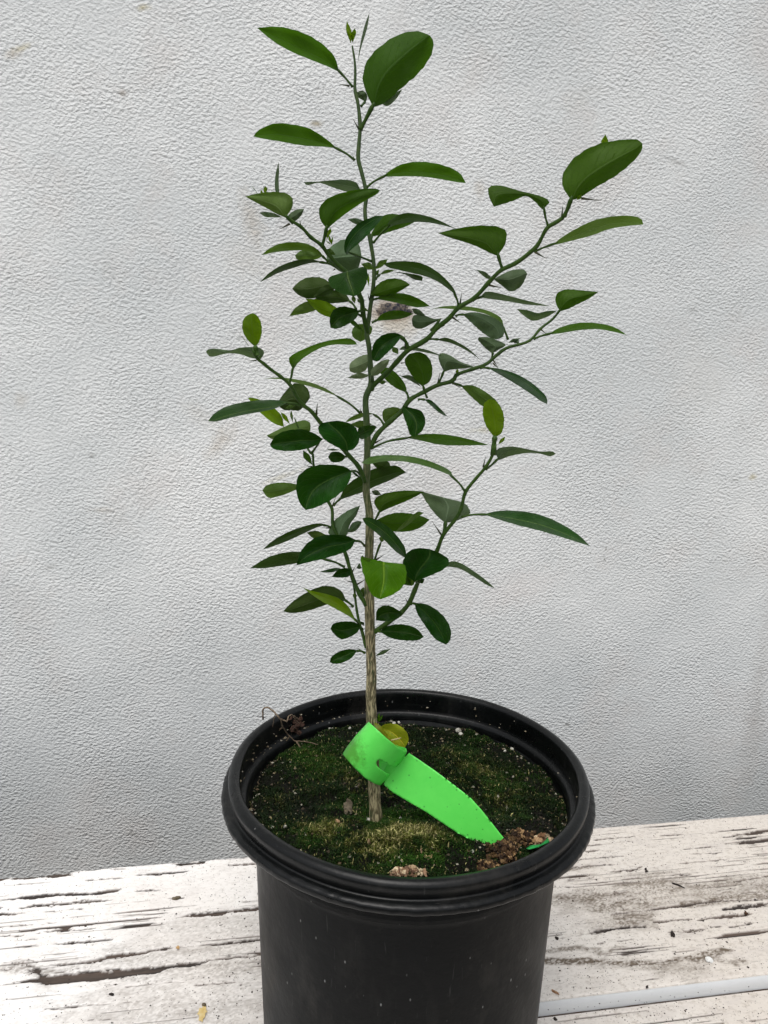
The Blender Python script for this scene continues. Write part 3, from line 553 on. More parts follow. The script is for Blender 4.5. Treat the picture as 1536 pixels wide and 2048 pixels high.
for (CC, x, y_, rp, sq, mt, lab) in ((C6, 782, 437, 3.2, (1.2, .8, .8), DARK, 'black crumb alone on the bench right of the pot, nearest the wall'), (C6, 943, 832, 5.5, (1.3, .7, .9), DARK, 'ragged dark flake on the bench between two long paint cracks'), (C6, 1402, 703, 3, (1, 1, 1), BROWN, 'round red-brown seed at the end of a paint crack on the right'),
    (C6, 230, 857, 3.4, (1.2, .8, .8), DARK, 'dark crumb pair on the bench beside the pot, at the start of a crack'), (C6, 220, 1190, 5.5, (.5, 1.6, .4), CHIP, 'narrow orange husk on the bench just right of the pot'), (C6, 788, 1158, 3, (1.1, .8, .8), DARK, 'dark crumb on the board just above the rounded seam'),
    (C5, 968, 429, 6, (1.3, .8, .4), GREYB, 'oval grey-brown pellet on the bench left of the pot'), (C5, 1118, 1014, 5, (1.2, .8, .6), GREYB, 'grey pellet beside the yellow smear on the left of the pot'), (C5, 612, 955, 4, (1.4, .6, .5), DARK, 'bent dark sliver on the bench below the widest paint crack'),
    (C5, 975, 700, 4.5, (.9, 1, .2), simple('ochre_flake', (.50, .33, .15), (.40, .25, .12), 300, .8), 'small ochre flake on the bench left of the pot'), (C6, 218, 1357, 4, (1.2, .7, .7), DARK, 'dark crumb on the front board right of the pot'), (C6, 985, 528, 0, None, None, '')):
    if not lab: continue
    u, v = CC(x, y_); q = PZ(u, v, .0006); rr = rp*mpp(u, v, ahead(q)); V, F = lump(q, rr, sq, .4); tag(link('bark_crumb' if mt in (DARK, BROWN) else 'husk', V, F, mt, None, q, False), lab, 'crumb')
q0 = [PZ(*C6(a, b_), .0008) for a, b_ in ((940, 514), (985, 528), (1022, 546))]; V, F = tube(crom(q0, 8), [.0004, .0008, .0009, .0009, .0008, .0006, .0005, .0003], 6); tag(link('twig_sliver', V, F, DARK, None, q0[0]), 'short dark twig sliver lying on the right side of the bench', 'twig')
q0 = PZ(*C6(1172, 990), .0012); V, F = lump(q0, .0034, (1, 1, .5), .2); tag(link('paint_flake', V, F, simple('white_flake', (.75, .75, .73), (.6, .6, .58), 200, .6), None, q0, False), 'loose white paint flake in the brown dirt streak on the right', 'paint flake')
# yellow smear
q0 = PZ(*C5(1112, 1062), .0007); s_ = mpp(*C5(1112, 1062), ahead(q0)); A_, B_ = np.meshgrid(np.linspace(-1, 1, 24), np.linspace(-1, 1, 24)); rr_ = np.hypot(A_*1.0+B_*-.35, B_)+(fbm(A_*3+4, B_*3, 3, 8)-.5)*.8
o = grid_mesh('dried_leaf_scrap', q0[0]+A_*11*s_, q0[1]+B_*24*s_, q0[2]+.0003+.0004*fbm(A_*4, B_*4, 2, 3), simple('ochre_scrap', (.52, .38, .14), (.60, .50, .28), 160, .8), None, (0, 0, 0), rr_ < .85); tag(o, 'thin yellow-brown scrap stuck to the bench near the bottom edge, left of the pot', 'leaf scrap')

# dried root caught over the left rim
def roots():
    def pth(L): return [P(*CB1(x, y_), ahead(PZ(*CB1(x, y_), HR+dz))) for x, y_, dz in L]
    L = [([(408, 378, -.002), (404, 335, .004), (415, 292, .010), (450, 290, .012), (500, 330, .012), (540, 378, .008), (560, 440, -.004), (610, 510, -.016), (660, 545, -.021), (740, 552, -.021), (830, 575, -.022)], .0007),
         ([(542, 375, .007), (590, 395, .004), (600, 360, .006), (625, 345, .004), (655, 362, .000), (685, 380, -.004)], .0006), ([(500, 330, .012), (490, 390, .004), (478, 450, -.006)], .00028), ([(560, 440, -.004), (520, 470, -.012), (440, 540, -.018), (370, 590, -.02)], .0006),
         ([(610, 510, -.016), (590, 540, -.02), (560, 560, -.022)], .0005), ([(640, 360, .003), (690, 410, -.01), (760, 370, -.016), (830, 350, -.016)], .0004), ([(660, 545, -.021), (700, 600, -.023), (730, 590, -.023)], .0006)]
    parts = []
    for pl, rd in L:
        pa = crom(pth(pl), 40); pa += rng.normal(0, .00018, pa.shape); parts.append(tube(pa, rd*np.linspace(1.1, .6, 40), 5))
    V, F = join(parts); tag(link('dried_root', V, F, simple('dry_root', (.20, .15, .10), (.10, .07, .05), 300, .9), None, pth([(560, 440, -.004)])[0]), 'dry brown root hooked over the left back rim of the pot', 'root')
roots()
q0 = P(*CB1(640, 410), ahead(PZ(*CB1(640, 410), HR-.012))); parts = [lump(q0+rng.normal(0, .004, 3), rng.uniform(.0012, .003), (1, 1, .8), .5) for _ in range(26)]; V, F = join(parts)
tag(link('soil_clump', V, F, simple('dark_red_soil', (.07, .035, .025), (.03, .02, .015), 400, .95, .0005), None, q0, False), 'dark reddish soil clump clinging under the dry root by the left rim', 'soil clump', kind='stuff')

# ------------------------------------------------------------------ the citrus seedling
CP = {1: (400, 0, 2.743), 2: (860, 220, 3.339), 3: (400, 340, 4.042), 4: (640, 400, 4.042), 5: (380, 640, 3.84), 6: (680, 640, 3.072), 7: (480, 900, 4.042), 8: (680, 860, 2.954)}
def X_(c, q): a, b_, s = CP[c]; return (a+q[0]/s, b_+q[1]/s)
base3 = on_soil(752, 1640); SD = ahead(base3); base3 = base3-UP*.012
tree = tag(empty('citrus_seedling', base3), 'young green citrus seedling with thin thorny stem growing in the black pot', 'plant')
BR = {}
def branch(key, name, c, pts, r0, r1, near0, near1, parent=tree, mat=TWIG, n=60, extra=None):
    px = [X_(c_, q) if c_ else q for c_, q in (pts if c is None else [(c, q) for q in pts])]
    q = crom(px, n); t = np.linspace(0, 1, n); nr = near0+(near1-near0)*t**1.1
    path = np.array([P(u, v, SD-k) for (u, v), k in zip(q, nr)]); s = mpp(q[0][0], q[0][1], SD)
    rad = (r0+(r1-r0)*t)*s*(1+.05*np.sin(t*60+r0)); 
    for (u, v) in px[2:-1:1]:                   # swollen nodes
        i = np.argmin(np.hypot(q[:, 0]-u, q[:, 1]-v)); rad = rad*(1+.16*np.exp(-((np.arange(n)-i)/1.1)**2))
    if extra is not None: path = np.vstack([extra, path]); rad = np.r_[np.full(len(extra), rad[0]*1.08), rad]
    rad[-1] *= .4
    o = link(name, *tube(path, rad, 12), mat, parent, path[0]); BR[key] = (o, q, nr); return o
sp_ = [(0, (752, 1640)), (0, (748, 1570)), (0, (745, 1480)), (0, (742, 1400)), (0, (743, 1350)), (0, (741, 1290)), (0, (739, 1210)), (0, (738, 1120)), (7, (1048, 700)), (7, (1045, 500)), (7, (1022, 350)), (7, (1025, 150)), (0, (735, 880)), (0, (733, 840)), (5, (1350, 600)), (5, (1390, 500)), (5, (1388, 400)),
       (4, (398, 1200)), (4, (378, 1075)), (4, (392, 980)), (4, (405, 880)), (4, (428, 720)), (4, (437, 600)), (4, (430, 470)), (4, (400, 300)), (4, (372, 180)), (1, (905, 1150)), (1, (912, 1080)), (1, (905, 1020)), (1, (885, 940)), (1, (868, 870)), (1, (872, 790)), (1, (878, 710)), (1, (875, 640)), (1, (865, 560)), (1, (850, 490)), (1, (852, 400)), (1, (848, 330)), (1, (835, 250))]
def stem():
    px = [X_(c, q) if c else q for c, q in sp_]; n = 220; q = crom(px, n); R = np.interp(-q[:, 1], [-1640, -1500, -1350, -1150, -1000, -850, -740, -660, -500, -300, -200, -100, -85], [12.5, 11.2, 10, 9.5, 7.3, 6.6, 5.6, 4.4, 4.0, 4.0, 3.4, 2.0, 1.0])
    path = np.array([P(u, v, SD) for u, v in q]); s = np.array([mpp(u, v, SD) for u, v in q]); rad = R*s*(1+.04*np.sin(np.arange(n)*.9)*np.interp(q[:, 1], [80, 700], [.6, 1]))
    for v in (1352, 1262, 1207, 1060, 945, 765, 667, 390, 315, 240, 180):
        i = np.argmin(abs(q[:, 1]-v)); rad *= 1+.10*np.exp(-((np.arange(n)-i)/1.6)**2)
    path = np.vstack([path[0]-UP*.02, path]); rad = np.r_[rad[0]*1.1, rad]
    o = link('stem', *tube(path, rad, 18), BARK, tree, path[0]); BR['S'] = (o, q, np.zeros(n))
stem()
branch('SL', 'branch', 4, [(385, 1075), (362, 980), (345, 890), (338, 815), (310, 750), (290, 690), (225, 600), (205, 580), (140, 520), (60, 430), (12, 365), (-75, 300), (-150, 220), (-235, 165), (-285, 120)], 5, 2.6, 0, .035)
branch('R1', 'branch', 4, [(415, 1540), (440, 1490), (540, 1400), (620, 1310), (710, 1215), (790, 1170), (870, 1120), (950, 1030), (1040, 960), (1120, 870), (1250, 790), (1370, 660), (1460, 570), (1567, 519), (1630, 478), (1690, 430), (1761, 362), (1833, 229), (1900, 185), (1966, 138), (2030, 20)], 4.8, 3.0, 0, .05)
branch('R2', 'branch', 6, [(170, 800), (195, 765), (230, 700), (300, 630), (380, 560), (430, 490), (520, 440), (600, 400), (690, 375), (720, 335), (820, 300), (900, 270), (970, 210), (1030, 170), (1160, 130), (1230, 55), (1300, 0), (1345, -50)], 5.0, 2.2, 0, -.02)
branch('R3', 'branch', 8, [(180, 1200), (210, 1188), (280, 1140), (360, 1080), (410, 1020), (440, 950), (475, 870), (520, 790), (570, 720), (610, 620), (680, 530), (715, 470), (740, 370), (800, 290), (860, 220), (900, 150), (922, 85)], 4.8, 2.4, 0, .04)
branch('L2', 'branch', 5, [(1345, 1245), (1325, 1190), (1290, 1120), (1210, 1030), (1120, 930), (1010, 800), (930, 700), (870, 655), (820, 590), (770, 500), (690, 430), (620, 380), (560, 330), (515, 295), (480, 230)], 4.6, 2.4, .003, .05)
branch('L3', 'branch', 7, [(1020, 1260), (1000, 1220), (970, 1170), (920, 1060), (890, 970), (860, 860), (820, 760), (765, 650), (748, 590), (745, 480), (715, 420), (640, 260), (595, 120), (590, 40), (560, 10), (500, -110), (440, -260)], 4.4, 1.5, .002, -.03)
branch('L4', 'branch', 7, [(1020, 1600), (1005, 1540), (990, 1480), (965, 1400), (945, 1300), (932, 1200), (925, 1130), (912, 1060)], 3.6, 1.8, 0, -.006)
def near_of(key, u, v):
    o, q, nr = BR[key]; i = np.argmin(np.hypot(q[:, 0]-u, q[:, 1]-v)); return float(nr[i])
NL = 0
def leaf(br, c, att, base, tip, A, B, mfrac=.5, face='u', tint='g', nb=0, dz=0, thick_pet=1.):
    global NL; NL += 1
    N, M = 20, 8; X = lambda q: X_(c, q); b2, t2 = X(base), X(tip)
    A2 = crom([b2]+[X(q) for q in A]+[t2], N+1); B2 = crom([b2]+[X(q) for q in B]+[t2], N+1)
    a2 = X(att) if att else b2; na = near_of(br, *a2); d0 = SD-na-nb/1000.; wpx = np.linalg.norm(A2-B2, axis=1); wmax = wpx.max(); s = mpp(b2[0], b2[1], d0)
    L = math.hypot(np.linalg.norm(np.array(b2)-t2)*s, dz/1000.); wm = wmax*s; Wt = max(.40*L, wm); D = min(math.sqrt(max(0, Wt**2-wm**2)), .92*Wt); sg = 1 if face == 'u' else -1
    ph = random.random()*6; V = []; UVs = []; prof = np.sqrt(np.clip(wpx/max(wmax, 1e-6), 0, 1)**1.6)
    for i in range(N+1):
        t = i/N
        for j in range(M+1):
            cc = j/M; wv = 1+.022*math.sin(t*46+ph)*abs(2*cc-1)**3 if 0 < i < N else 1
            mid = A2[i]*(1-mfrac)+B2[i]*mfrac; q = mid+(A2[i]*(1-cc)+B2[i]*cc-mid)*wv; e = cc-mfrac
            d = d0-dz/1000.*t+sg*(e*D*prof[i])+sg*.42*wm*prof[i]*min(1., abs(e)*2)**1.35+.0012*math.sin(t*5+ph)*t+.0014*math.sin(t*15+cc*3+ph)*prof[i]*abs(e)*2
            V.append(P(q[0], q[1], d)); UVs.append((.5+e*.5/(max(mfrac, 1e-3) if e < 0 else max(1-mfrac, 1e-3)), t))
    F = [(i*(M+1)+j, i*(M+1)+j+1, (i+1)*(M+1)+j+1, (i+1)*(M+1)+j) for i in range(N) for j in range(M)]
    V = np.array(V); k = (N//2)*(M+1)+M//2; nrm = np.cross(V[k+1]-V[k], V[k+M+1]-V[k]); away = nrm@(V[k]-CPOS) > 0
    if away != (face == 'u'): F = [f[::-1] for f in F]
    bo = BR[br][0]; org = V[0].copy(); o = link('leaf', V, F, LM[tint], bo, org, True, UVs)
    if att:                                     # petiole, a slightly winged stalk
        pa = P(a2[0], a2[1], SD-na); pb = P(b2[0], b2[1], d0); mid = (pa+pb)/2+UP*.12*np.linalg.norm(pb-pa)*(1 if pb[2] > pa[2]-.002 else .4)*.4
        pth = crom([pa, mid, pb+(V[(M+1)*2+M//2]-pb)*.7], 12); ll = np.linalg.norm(pb-pa); r_ = np.interp(np.linspace(0, 1, 12), [0, .12, .35, .78, 1], [3.0, 2.4, 2.0, 2.9, 1.1])*s*thick_pet
        link('leaf_stalk', *tube(pth, r_, 7), TWIG, o, pth[0])
    return o
Lf = leaf
# --- upper stem
Lf('S', 1, (838, 478), (762, 395), (312, 152), [(740, 315), (670, 240), (570, 182), (440, 147)], [(700, 365), (600, 325), (500, 283), (400, 225)], .72, 'u', 'g', 2, 8)
Lf('S', 1, (880, 712), (950, 590), (1262, 195), [(905, 490), (893, 410), (925, 320), (1000, 245), (1090, 190), (1190, 170)], [(1010, 565), (1110, 480), (1200, 400), (1265, 310), (1282, 235)], .5, 'u', 'g', 4, 14, 1.8)
Lf('S', 1, None, (985, 562), (1112, 488), [(1040, 525)], [(1028, 582), (1075, 545)], .5, 'u', 'p', -4, 0)
Lf('S', 1, (885, 582), (910, 560), (862, 504), [(862, 530)], [(918, 525), (895, 497)], .5, 'u', 'p', -4, 0)
Lf('S', 1, (850, 880), (750, 815), (292, 748), [(700, 768), (600, 705), (500, 682), (410, 677), (325, 712)], [(690, 806), (560, 798), (440, 776), (350, 762)], .62, 'u', 'g', 2, 5)
Lf('S', 1, (915, 1028), (1000, 970), (1460, 1005), [(1050, 930), (1120, 897), (1220, 887), (1330, 905), (1420, 945)], [(1080, 968), (1200, 968), (1300, 980), (1400, 998)], .7, 'u', 'g', 2, 5)
Lf('S', 1, (895, 1065), (882, 1045), (570, 998), [(855, 1000), (790, 985), (700, 991), (640, 996)], [(800, 1050), (720, 1025), (650, 1003), (590, 1017)], .5, 'u', 'p', -3, -8)
Lf('S', 1, None, (866, 345), (930, 67), [(874, 270), (900, 150)], [(882, 270), (918, 150)], .5, 'u', 'p', 0, -6)
Lf('S', 1, None, (828, 240), (805, 113), [(802, 170)], [(832, 175)], .5, 'u', 'y', 0, 2)
Lf('S', 1, None, (838, 235), (848, 155), [(830, 185)], [(857, 180)], .5, 'u', 'y', 1, 2)
Lf('S', 1, None, (838, 235), (826, 165), [(824, 200)], [(836, 200)], .5, 'u', 'y', 1, 4)
# --- upper left branch
Lf('SL', 3, (985, 622), (1030, 478), (1455, 162), [(985, 425), (960, 345), (985, 272), (1060, 215), (1180, 176), (1320, 152), (1420, 150)], [(1070, 440), (1150, 375), (1240, 310), (1350, 240), (1430, 195)], .66, 'u', 'g', 4, 12, 1.5)
Lf('SL', 3, (750, 432), (690, 385), (365, 215), [(740, 315), (752, 245), (715, 195), (640, 178), (560, 177), (450, 192)], [(620, 355), (540, 310), (450, 262)], .74, 'u', 'l', 3, 10)
Lf('SL', 3, None, (668, 384), (480, 345), [(600, 350), (530, 338)], [(600, 383), (530, 380)], .5, 'u', 'p', -5, -5)
Lf('SL', 3, None, (690, 400), (843, 314), [(735, 345), (790, 318)], [(760, 415), (815, 372)], .5, 'u', 'p', -6, -5)
Lf('SL', 1, None, (440, 1120), (431, 888), [(412, 1040), (414, 960)], [(432, 1000), (434, 940)], .5, 'u', 'p', -6, -4)
Lf('SL', 3, None, (475, 205), (410, 122), [(440, 150)], [(450, 172)], .5, 'u', 'l', -6, 0)
Lf('SL', 3, None, (525, 200), (530, 130), [(512, 155)], [(545, 155)], .5, 'u', 'y', -6, 0)
Lf('SL', 3, None, (505, 200), (495, 160), [(488, 180)], [(508, 180)], .5, 'u', 'y', -6, 0)
Lf('SL', 3, (1035, 745), (1010, 715), (495, 690), [(960, 650), (870, 598), (760, 582), (640, 597), (550, 642)], [(930, 672), (830, 650), (700, 655), (590, 668)], .7, 'u', 'l', 2, 5)
Lf('SL', 3, None, (1000, 690), (768, 690), [(900, 660), (820, 650)], [(940, 722), (850, 728), (785, 724)], .5, 'u', 'l', -8, -8)
Lf('SL', 3, (1085, 775), (990, 747), (482, 910), [(900, 722), (780, 730), (650, 775), (550, 840)], [(880, 755), (760, 790), (640, 830), (540, 880)], .5, 'u', 'd', 2, 6)
Lf('SL', 3, None, (1025, 730), (1308, 700), [(1030, 650), (1100, 590), (1180, 558), (1280, 595)], [(1100, 800), (1190, 842), (1270, 810)], .5, 'u', 'p', -18, -10)
Lf('S', 3, (1385, 738), (1188, 690), (1487, 370), [(1165, 640), (1185, 540), (1270, 440), (1380, 385)], [(1215, 650), (1300, 580), (1380, 500), (1440, 430)], .35, 't', 'd', 18, 12)
Lf('SL', 3, (1185, 832), (1195, 835), (1243, 1022), [(1120, 842), (1045, 868), (1050, 935), (1150, 1002), (1200, 1012)], [(1270, 795), (1335, 785), (1358, 860), (1325, 960), (1280, 1005)], .5, 't', 'd', 5, 24)
Lf('SL', 3, (1220, 1000), (1085, 935), (745, 960), [(1000, 878), (930, 865), (850, 875), (785, 915)], [(1000, 990), (930, 1030), (870, 1040), (795, 1010)], .55, 'u', 'd', -6, -4)
Lf('SL', 3, None, (1095, 950), (905, 1040), [(1030, 925), (960, 970)], [(1060, 995), (980, 1025)], .5, 'u', 'd', 0, 4)
Lf('SL', 3, (1262, 1125), (1215, 1062), (915, 1050), [(1180, 1005), (1100, 970), (1000, 1000)], [(1150, 1072), (1050, 1078), (970, 1068)], .6, 'u', 'd', -8, -5)
Lf('SL', 3, None, (1000, 1090), (720, 1182), [(900, 1060), (840, 1072), (770, 1115)], [(930, 1135), (850, 1160), (780, 1172)], .6, 'u', 'l', -8, -5)
Lf('SL', 3, (1310, 1180), (1130, 1130), (852, 1040), [(1030, 1068), (930, 1045)], [(1085, 1195), (1050, 1192), (970, 1160), (900, 1095)], .6, 'u', 'y', 2, 5)
Lf('SL', 3, (1320, 1150), (1290, 1140), (1055, 1275), [(1230, 1115), (1150, 1103), (1080, 1130), (1048, 1200)], [(1260, 1200), (1190, 1250), (1110, 1283)], .52, 't', 'd', 8, 12)
Lf('S', 3, None, (1318, 1243), (1297, 1390), [(1262, 1252), (1228, 1300), (1240, 1355)], [(1385, 1262), (1388, 1310), (1350, 1360)], .5, 'u', 'l', -14, -8)
Lf('S', 3, None, (1325, 1310), (1205, 1228), [(1275, 1245), (1240, 1215)], [(1250, 1265)], .5, 'u', 'g', 4, 4)
Lf('SL', 3, None, (1065, 605), (1040, 520), [(1040, 565)], [(1060, 560)], .5, 'u', 'y', -2, 3)
Lf('SL', 3, None, (1065, 605), (1014, 570), [(1035, 580)], [(1040, 595)], .5, 'u', 'y', -2, 3)
Lf('SL', 3, None, (1065, 605), (1075, 535), [(1060, 570)], [(1075, 570)], .5, 'u', 'y', -2, 3)
Lf('SL', 3, None, (1025, 560), (1055, 470), [(1020, 510)], [(1062, 500)], .5, 'u', 'y', -2, 0)
# --- middle stem
Lf('S', 4, None, (370, 175), (220, 155), [(290, 147)], [(330, 205), (280, 192)], .5, 'u', 'p', -10, -5)
Lf('S', 4, None, (372, 190), (515, 127), [(430, 132)], [(450, 172)], .5, 'u', 'p', -10, -5)
Lf('S', 4, (430, 345), (400, 298), (765, 178), [(440, 225), (520, 125), (620, 114), (700, 140)], [(480, 285), (560, 258), (680, 220)], .5, 'u', 'g', -5, -4)
Lf('S', 4, (433, 345), (540, 232), (1112, 236), [(560, 170), (640, 118), (720, 104), (850, 125), (960, 163), (1040, 203)], [(620, 200), (740, 180), (850, 180), (960, 197), (1040, 217)], .55, 'u', 'd', 6, 10)
Lf('S', 4, None, (500, 520), (545, 480), [(520, 485)], [(530, 520)], .5, 'u', 'l', 2, 2)
Lf('S', 4, None, (440, 560), (330, 515), [(400, 505)], [(380, 560)], .5, 'u', 'l', 6, 8)
Lf('S', 4, None, (440, 560), (548, 478), [(480, 495)], [(500, 540)], .5, 'u', 'l', 6, 8)
Lf('S', 4, (450, 640), (480, 605), (610, 565), [(530, 565)], [(550, 590)], .5, 'u', 'l', -3, 0)
Lf('R1', 4, (1117, 862), (1105, 775), (512, 512), [(1080, 712), (1000, 622), (920, 560), (830, 515), (740, 497), (620, 495)], [(1050, 730), (960, 665), (860, 620), (740, 590), (620, 562), (550, 545)], .5, 'u', 'd', 3, 0)
Lf('S', 4, None, (560, 575), (825, 655), [(700, 590), (822, 615)], [(680, 600), (760, 642)], .5, 'u', 'd', -6, 0)
Lf('S', 4, (415, 790), (402, 775), (728, 685), [(440, 710), (510, 652), (600, 633), (680, 652)], [(480, 782), (560, 775), (650, 735)], .62, 'u', 'g', 2, 5)
Lf('S', 4, (425, 810), (440, 800), (890, 858), [(520, 765), (620, 752), (720, 765), (820, 810)], [(540, 815), (660, 840), (780, 868)], .6, 'u', 'g', 0, 0)
Lf('S', 4, (418, 992), (450, 978), (757, 920), [(490, 930), (560, 898), (650, 893)], [(540, 972), (640, 962), (700, 947)], .6, 'u', 'g', 0, 3)
Lf('R1', 4, (895, 1055), (995, 955), (742, 965), [(920, 960), (850, 935), (765, 930)], [(900, 1002), (820, 1040), (755, 1025)], .5, 'u', 'p', -3, 0)
Lf('R1', 4, None, (860, 942), (742, 878), [(800, 885)], [(770, 922)], .5, 'u', 'p', -6, 0)
Lf('R1', 4, (713, 1195), (665, 1095), (425, 1295), [(600, 1072), (510, 1090), (440, 1150), (418, 1230)], [(610, 1170), (540, 1240), (470, 1303)], .5, 't', 'd', 3, 6, 1.6)
Lf('R1', 4, None, (585, 1185), (633, 1247), [(585, 1225)], [(630, 1200)], .5, 'u', 'l', -12, 0)
Lf('S', 4, None, (395, 1300), (237, 1365), [(385, 1248), (300, 1275), (245, 1320)], [(375, 1370), (310, 1400), (250, 1390)], .5, 'u', 'w', -6, -5)
Lf('S', 4, None, (405, 1420), (218, 1438), [(330, 1395), (280, 1408)], [(330, 1445)], .5, 'u', 'w', 14, 5)
Lf('S', 4, (420, 1470), (412, 1425), (562, 1293), [(415, 1370), (490, 1305), (550, 1287)], [(470, 1412), (540, 1345)], .5, 'u', 'w', 14, 5)
# --- upper right branch
Lf('R1', 2, (895, 712), (945, 605), (1418, 222), [(895, 530), (880, 460), (920, 370), (1000, 290), (1130, 225), (1270, 200), (1380, 196)], [(1010, 580), (1110, 515), (1240, 440), (1350, 350), (1412, 275)], .62, 'u', 'g', 4, 14, 1.8)
Lf('R1', 2, None, (1165, 240), (1172, 162), [(1142, 212)], [(1190, 210)], .5, 'u', 'y', -8, 0)
Lf('R1', 2, (787, 772), (752, 665), (426, 646), [(800, 615), (775, 590), (700, 563), (600, 540), (500, 510), (430, 502), (388, 522), (395, 580)], [(730, 645), (700, 612), (640, 575), (560, 605), (490, 628)], .5, 'u', 'g', 3, 5)
Lf('R1', 2, (483, 1062), (450, 975), (52, 822), [(500, 900), (512, 820), (470, 783), (380, 772), (280, 775), (160, 795)], [(400, 955), (320, 915), (240, 885), (140, 855)], .78, 'u', 'g', 3, 12, 1.4)
Lf('R1', 2, (695, 948), (815, 905), (1425, 765), [(880, 850), (980, 790), (1100, 735), (1230, 709), (1350, 707), (1412, 728)], [(900, 885), (1000, 860), (1090, 835), (1200, 795), (1320, 775)], .6, 'u', 'l', 2, 5)
Lf('R1', 2, None, (425, 1130), (650, 1095), [(480, 1098), (550, 1068), (625, 1065)], [(470, 1165), (540, 1212), (610, 1175)], .4, 'u', 'p', -10, -10)
Lf('R1', 2, None, (420, 1130), (308, 1066), [(370, 1082)], [(370, 1120)], .5, 'u', 'p', -10, -5)
Lf('R1', 2, (285, 1275), (335, 1252), (806, 1310), [(372, 1213), (450, 1222), (580, 1255), (700, 1285)], [(400, 1262), (520, 1278), (650, 1300)], .5, 'u', 'p', 0, 0)
Lf('R1', 2, (170, 1378), (215, 1362), (445, 1532), [(300, 1350), (400, 1375), (475, 1420), (497, 1470), (485, 1515)], [(270, 1415), (340, 1478), (400, 1520)], .35, 'u', 'p', 0, 4)
Lf('R2', 2, (520, 1535), (495, 1462), (12, 1330), [(475, 1390), (400, 1345), (300, 1318), (180, 1308), (80, 1312)], [(450, 1420), (390, 1370), (300, 1345), (200, 1335), (80, 1325)], .5, 'u', 'l', 0, 0)
Lf('R1', 6, (545, 118), (590, 122), (895, 278), [(650, 108), (720, 135), (800, 185)], [(680, 142), (760, 178), (840, 228)], .5, 'u', 'd', 0, 0)
Lf('R1', 6, None, (640, 225), (365, 183), [(540, 185), (460, 168), (390, 160)], [(540, 203), (450, 187)], .5, 'u', 'p', -15, 0)
Lf('R2', 6, (420, 480), (412, 448), (240, 318), [(400, 395), (350, 330), (290, 292)], [(350, 422), (290, 378)], .4, 'u', 'g', -3, -5)
Lf('R2', 6, (535, 478), (505, 408), (425, 208), [(462, 368), (415, 300), (397, 248)], [(553, 375), (568, 305), (548, 235), (490, 197)], .5, 'u', 'g', 2, 4)
Lf('R2', 6, None, (500, 412), (368, 344), [(440, 343)], [(430, 372)], .5, 'u', 'p', -5, 0)
# --- middle right branch
Lf('R2', 2, (830, 1382), (868, 1345), (1125, 1214), [(840, 1290), (845, 1230), (905, 1198), (1000, 1203)], [(925, 1328), (985, 1298), (1065, 1258)], .6, 'u', 'g', 2, 8)
Lf('R2', 2, None, (850, 1340), (578, 1328), [(780, 1342), (722, 1356), (650, 1336)], [(780, 1382), (690, 1408), (625, 1372)], .4, 'u', 'p', 0, 4)
Lf('R2', 2, (690, 1530), (790, 1500), (1313, 1503), [(850, 1460), (950, 1428), (1060, 1419), (1180, 1434), (1260, 1465)], [(880, 1490), (1000, 1470), (1120, 1464), (1230, 1482)], .62, 'u', 'g', 2, 4)
Lf('R2', 6, (607, 388), (640, 320), (830, 289), [(608, 250), (612, 205), (670, 214), (740, 256)], [(680, 306), (760, 298)], .5, 'u', 'p', 2, 4)
Lf('R2', 6, (935, 242), (935, 205), (852, 106), [(895, 175), (850, 125)], [(975, 182), (1018, 152), (950, 118), (900, 104)], .5, 'u', 'p', 0, 0)
Lf('R2', 6, None, (1035, 140), (1112, 111), [(1060, 117)], [(1075, 135)], .5, 'u', 'p', -4, 0)
Lf('R2', 6, (862, 298), (900, 290), (1273, 517), [(980, 299), (1080, 330), (1170, 380), (1240, 440), (1272, 480)], [(970, 330), (1070, 388), (1170, 452), (1232, 497)], .35, 't', 'd', 2, 5)
Lf('R2', 6, (690, 388), (740, 402), (985, 535), [(820, 403), (900, 445), (960, 495)], [(790, 455), (840, 502), (890, 535)], .45, 'u', 'l', 0, 0)
Lf('R2', 6, (478, 490), (515, 487), (663, 596), [(560, 493), (620, 548)], [(560, 527), (612, 572)], .5, 't', 'd', 0, 0)
Lf('R2', 6, (385, 570), (385, 527), (462, 716), [(388, 580), (412, 650), (430, 705)], [(440, 540), (500, 560), (525, 620), (505, 680)], .5, 't', 'd', 5, 12)
Lf('R2', 6, (390, 560), (380, 548), (278, 636), [(330, 534), (268, 552), (262, 602)], [(345, 600)], .55, 'u', 'l', -6, -4)
Lf('R2', 6, (272, 645), (215, 578), (30, 630), [(175, 570), (120, 574), (65, 598)], [(170, 585), (110, 608)], .5, 'u', 'l', -8, 0)
Lf('S', 6, None, (200, 640), (62, 640), [(130, 618)], [(130, 668)], .5, 'u', 'l', -10, 0)
Lf('R2', 6, (190, 790), (400, 722), (920, 769), [(480, 703), (600, 700), (720, 715), (830, 742)], [(500, 742), (620, 767), (760, 771), (870, 769)], .5, 'u', 'g', 4, 0)
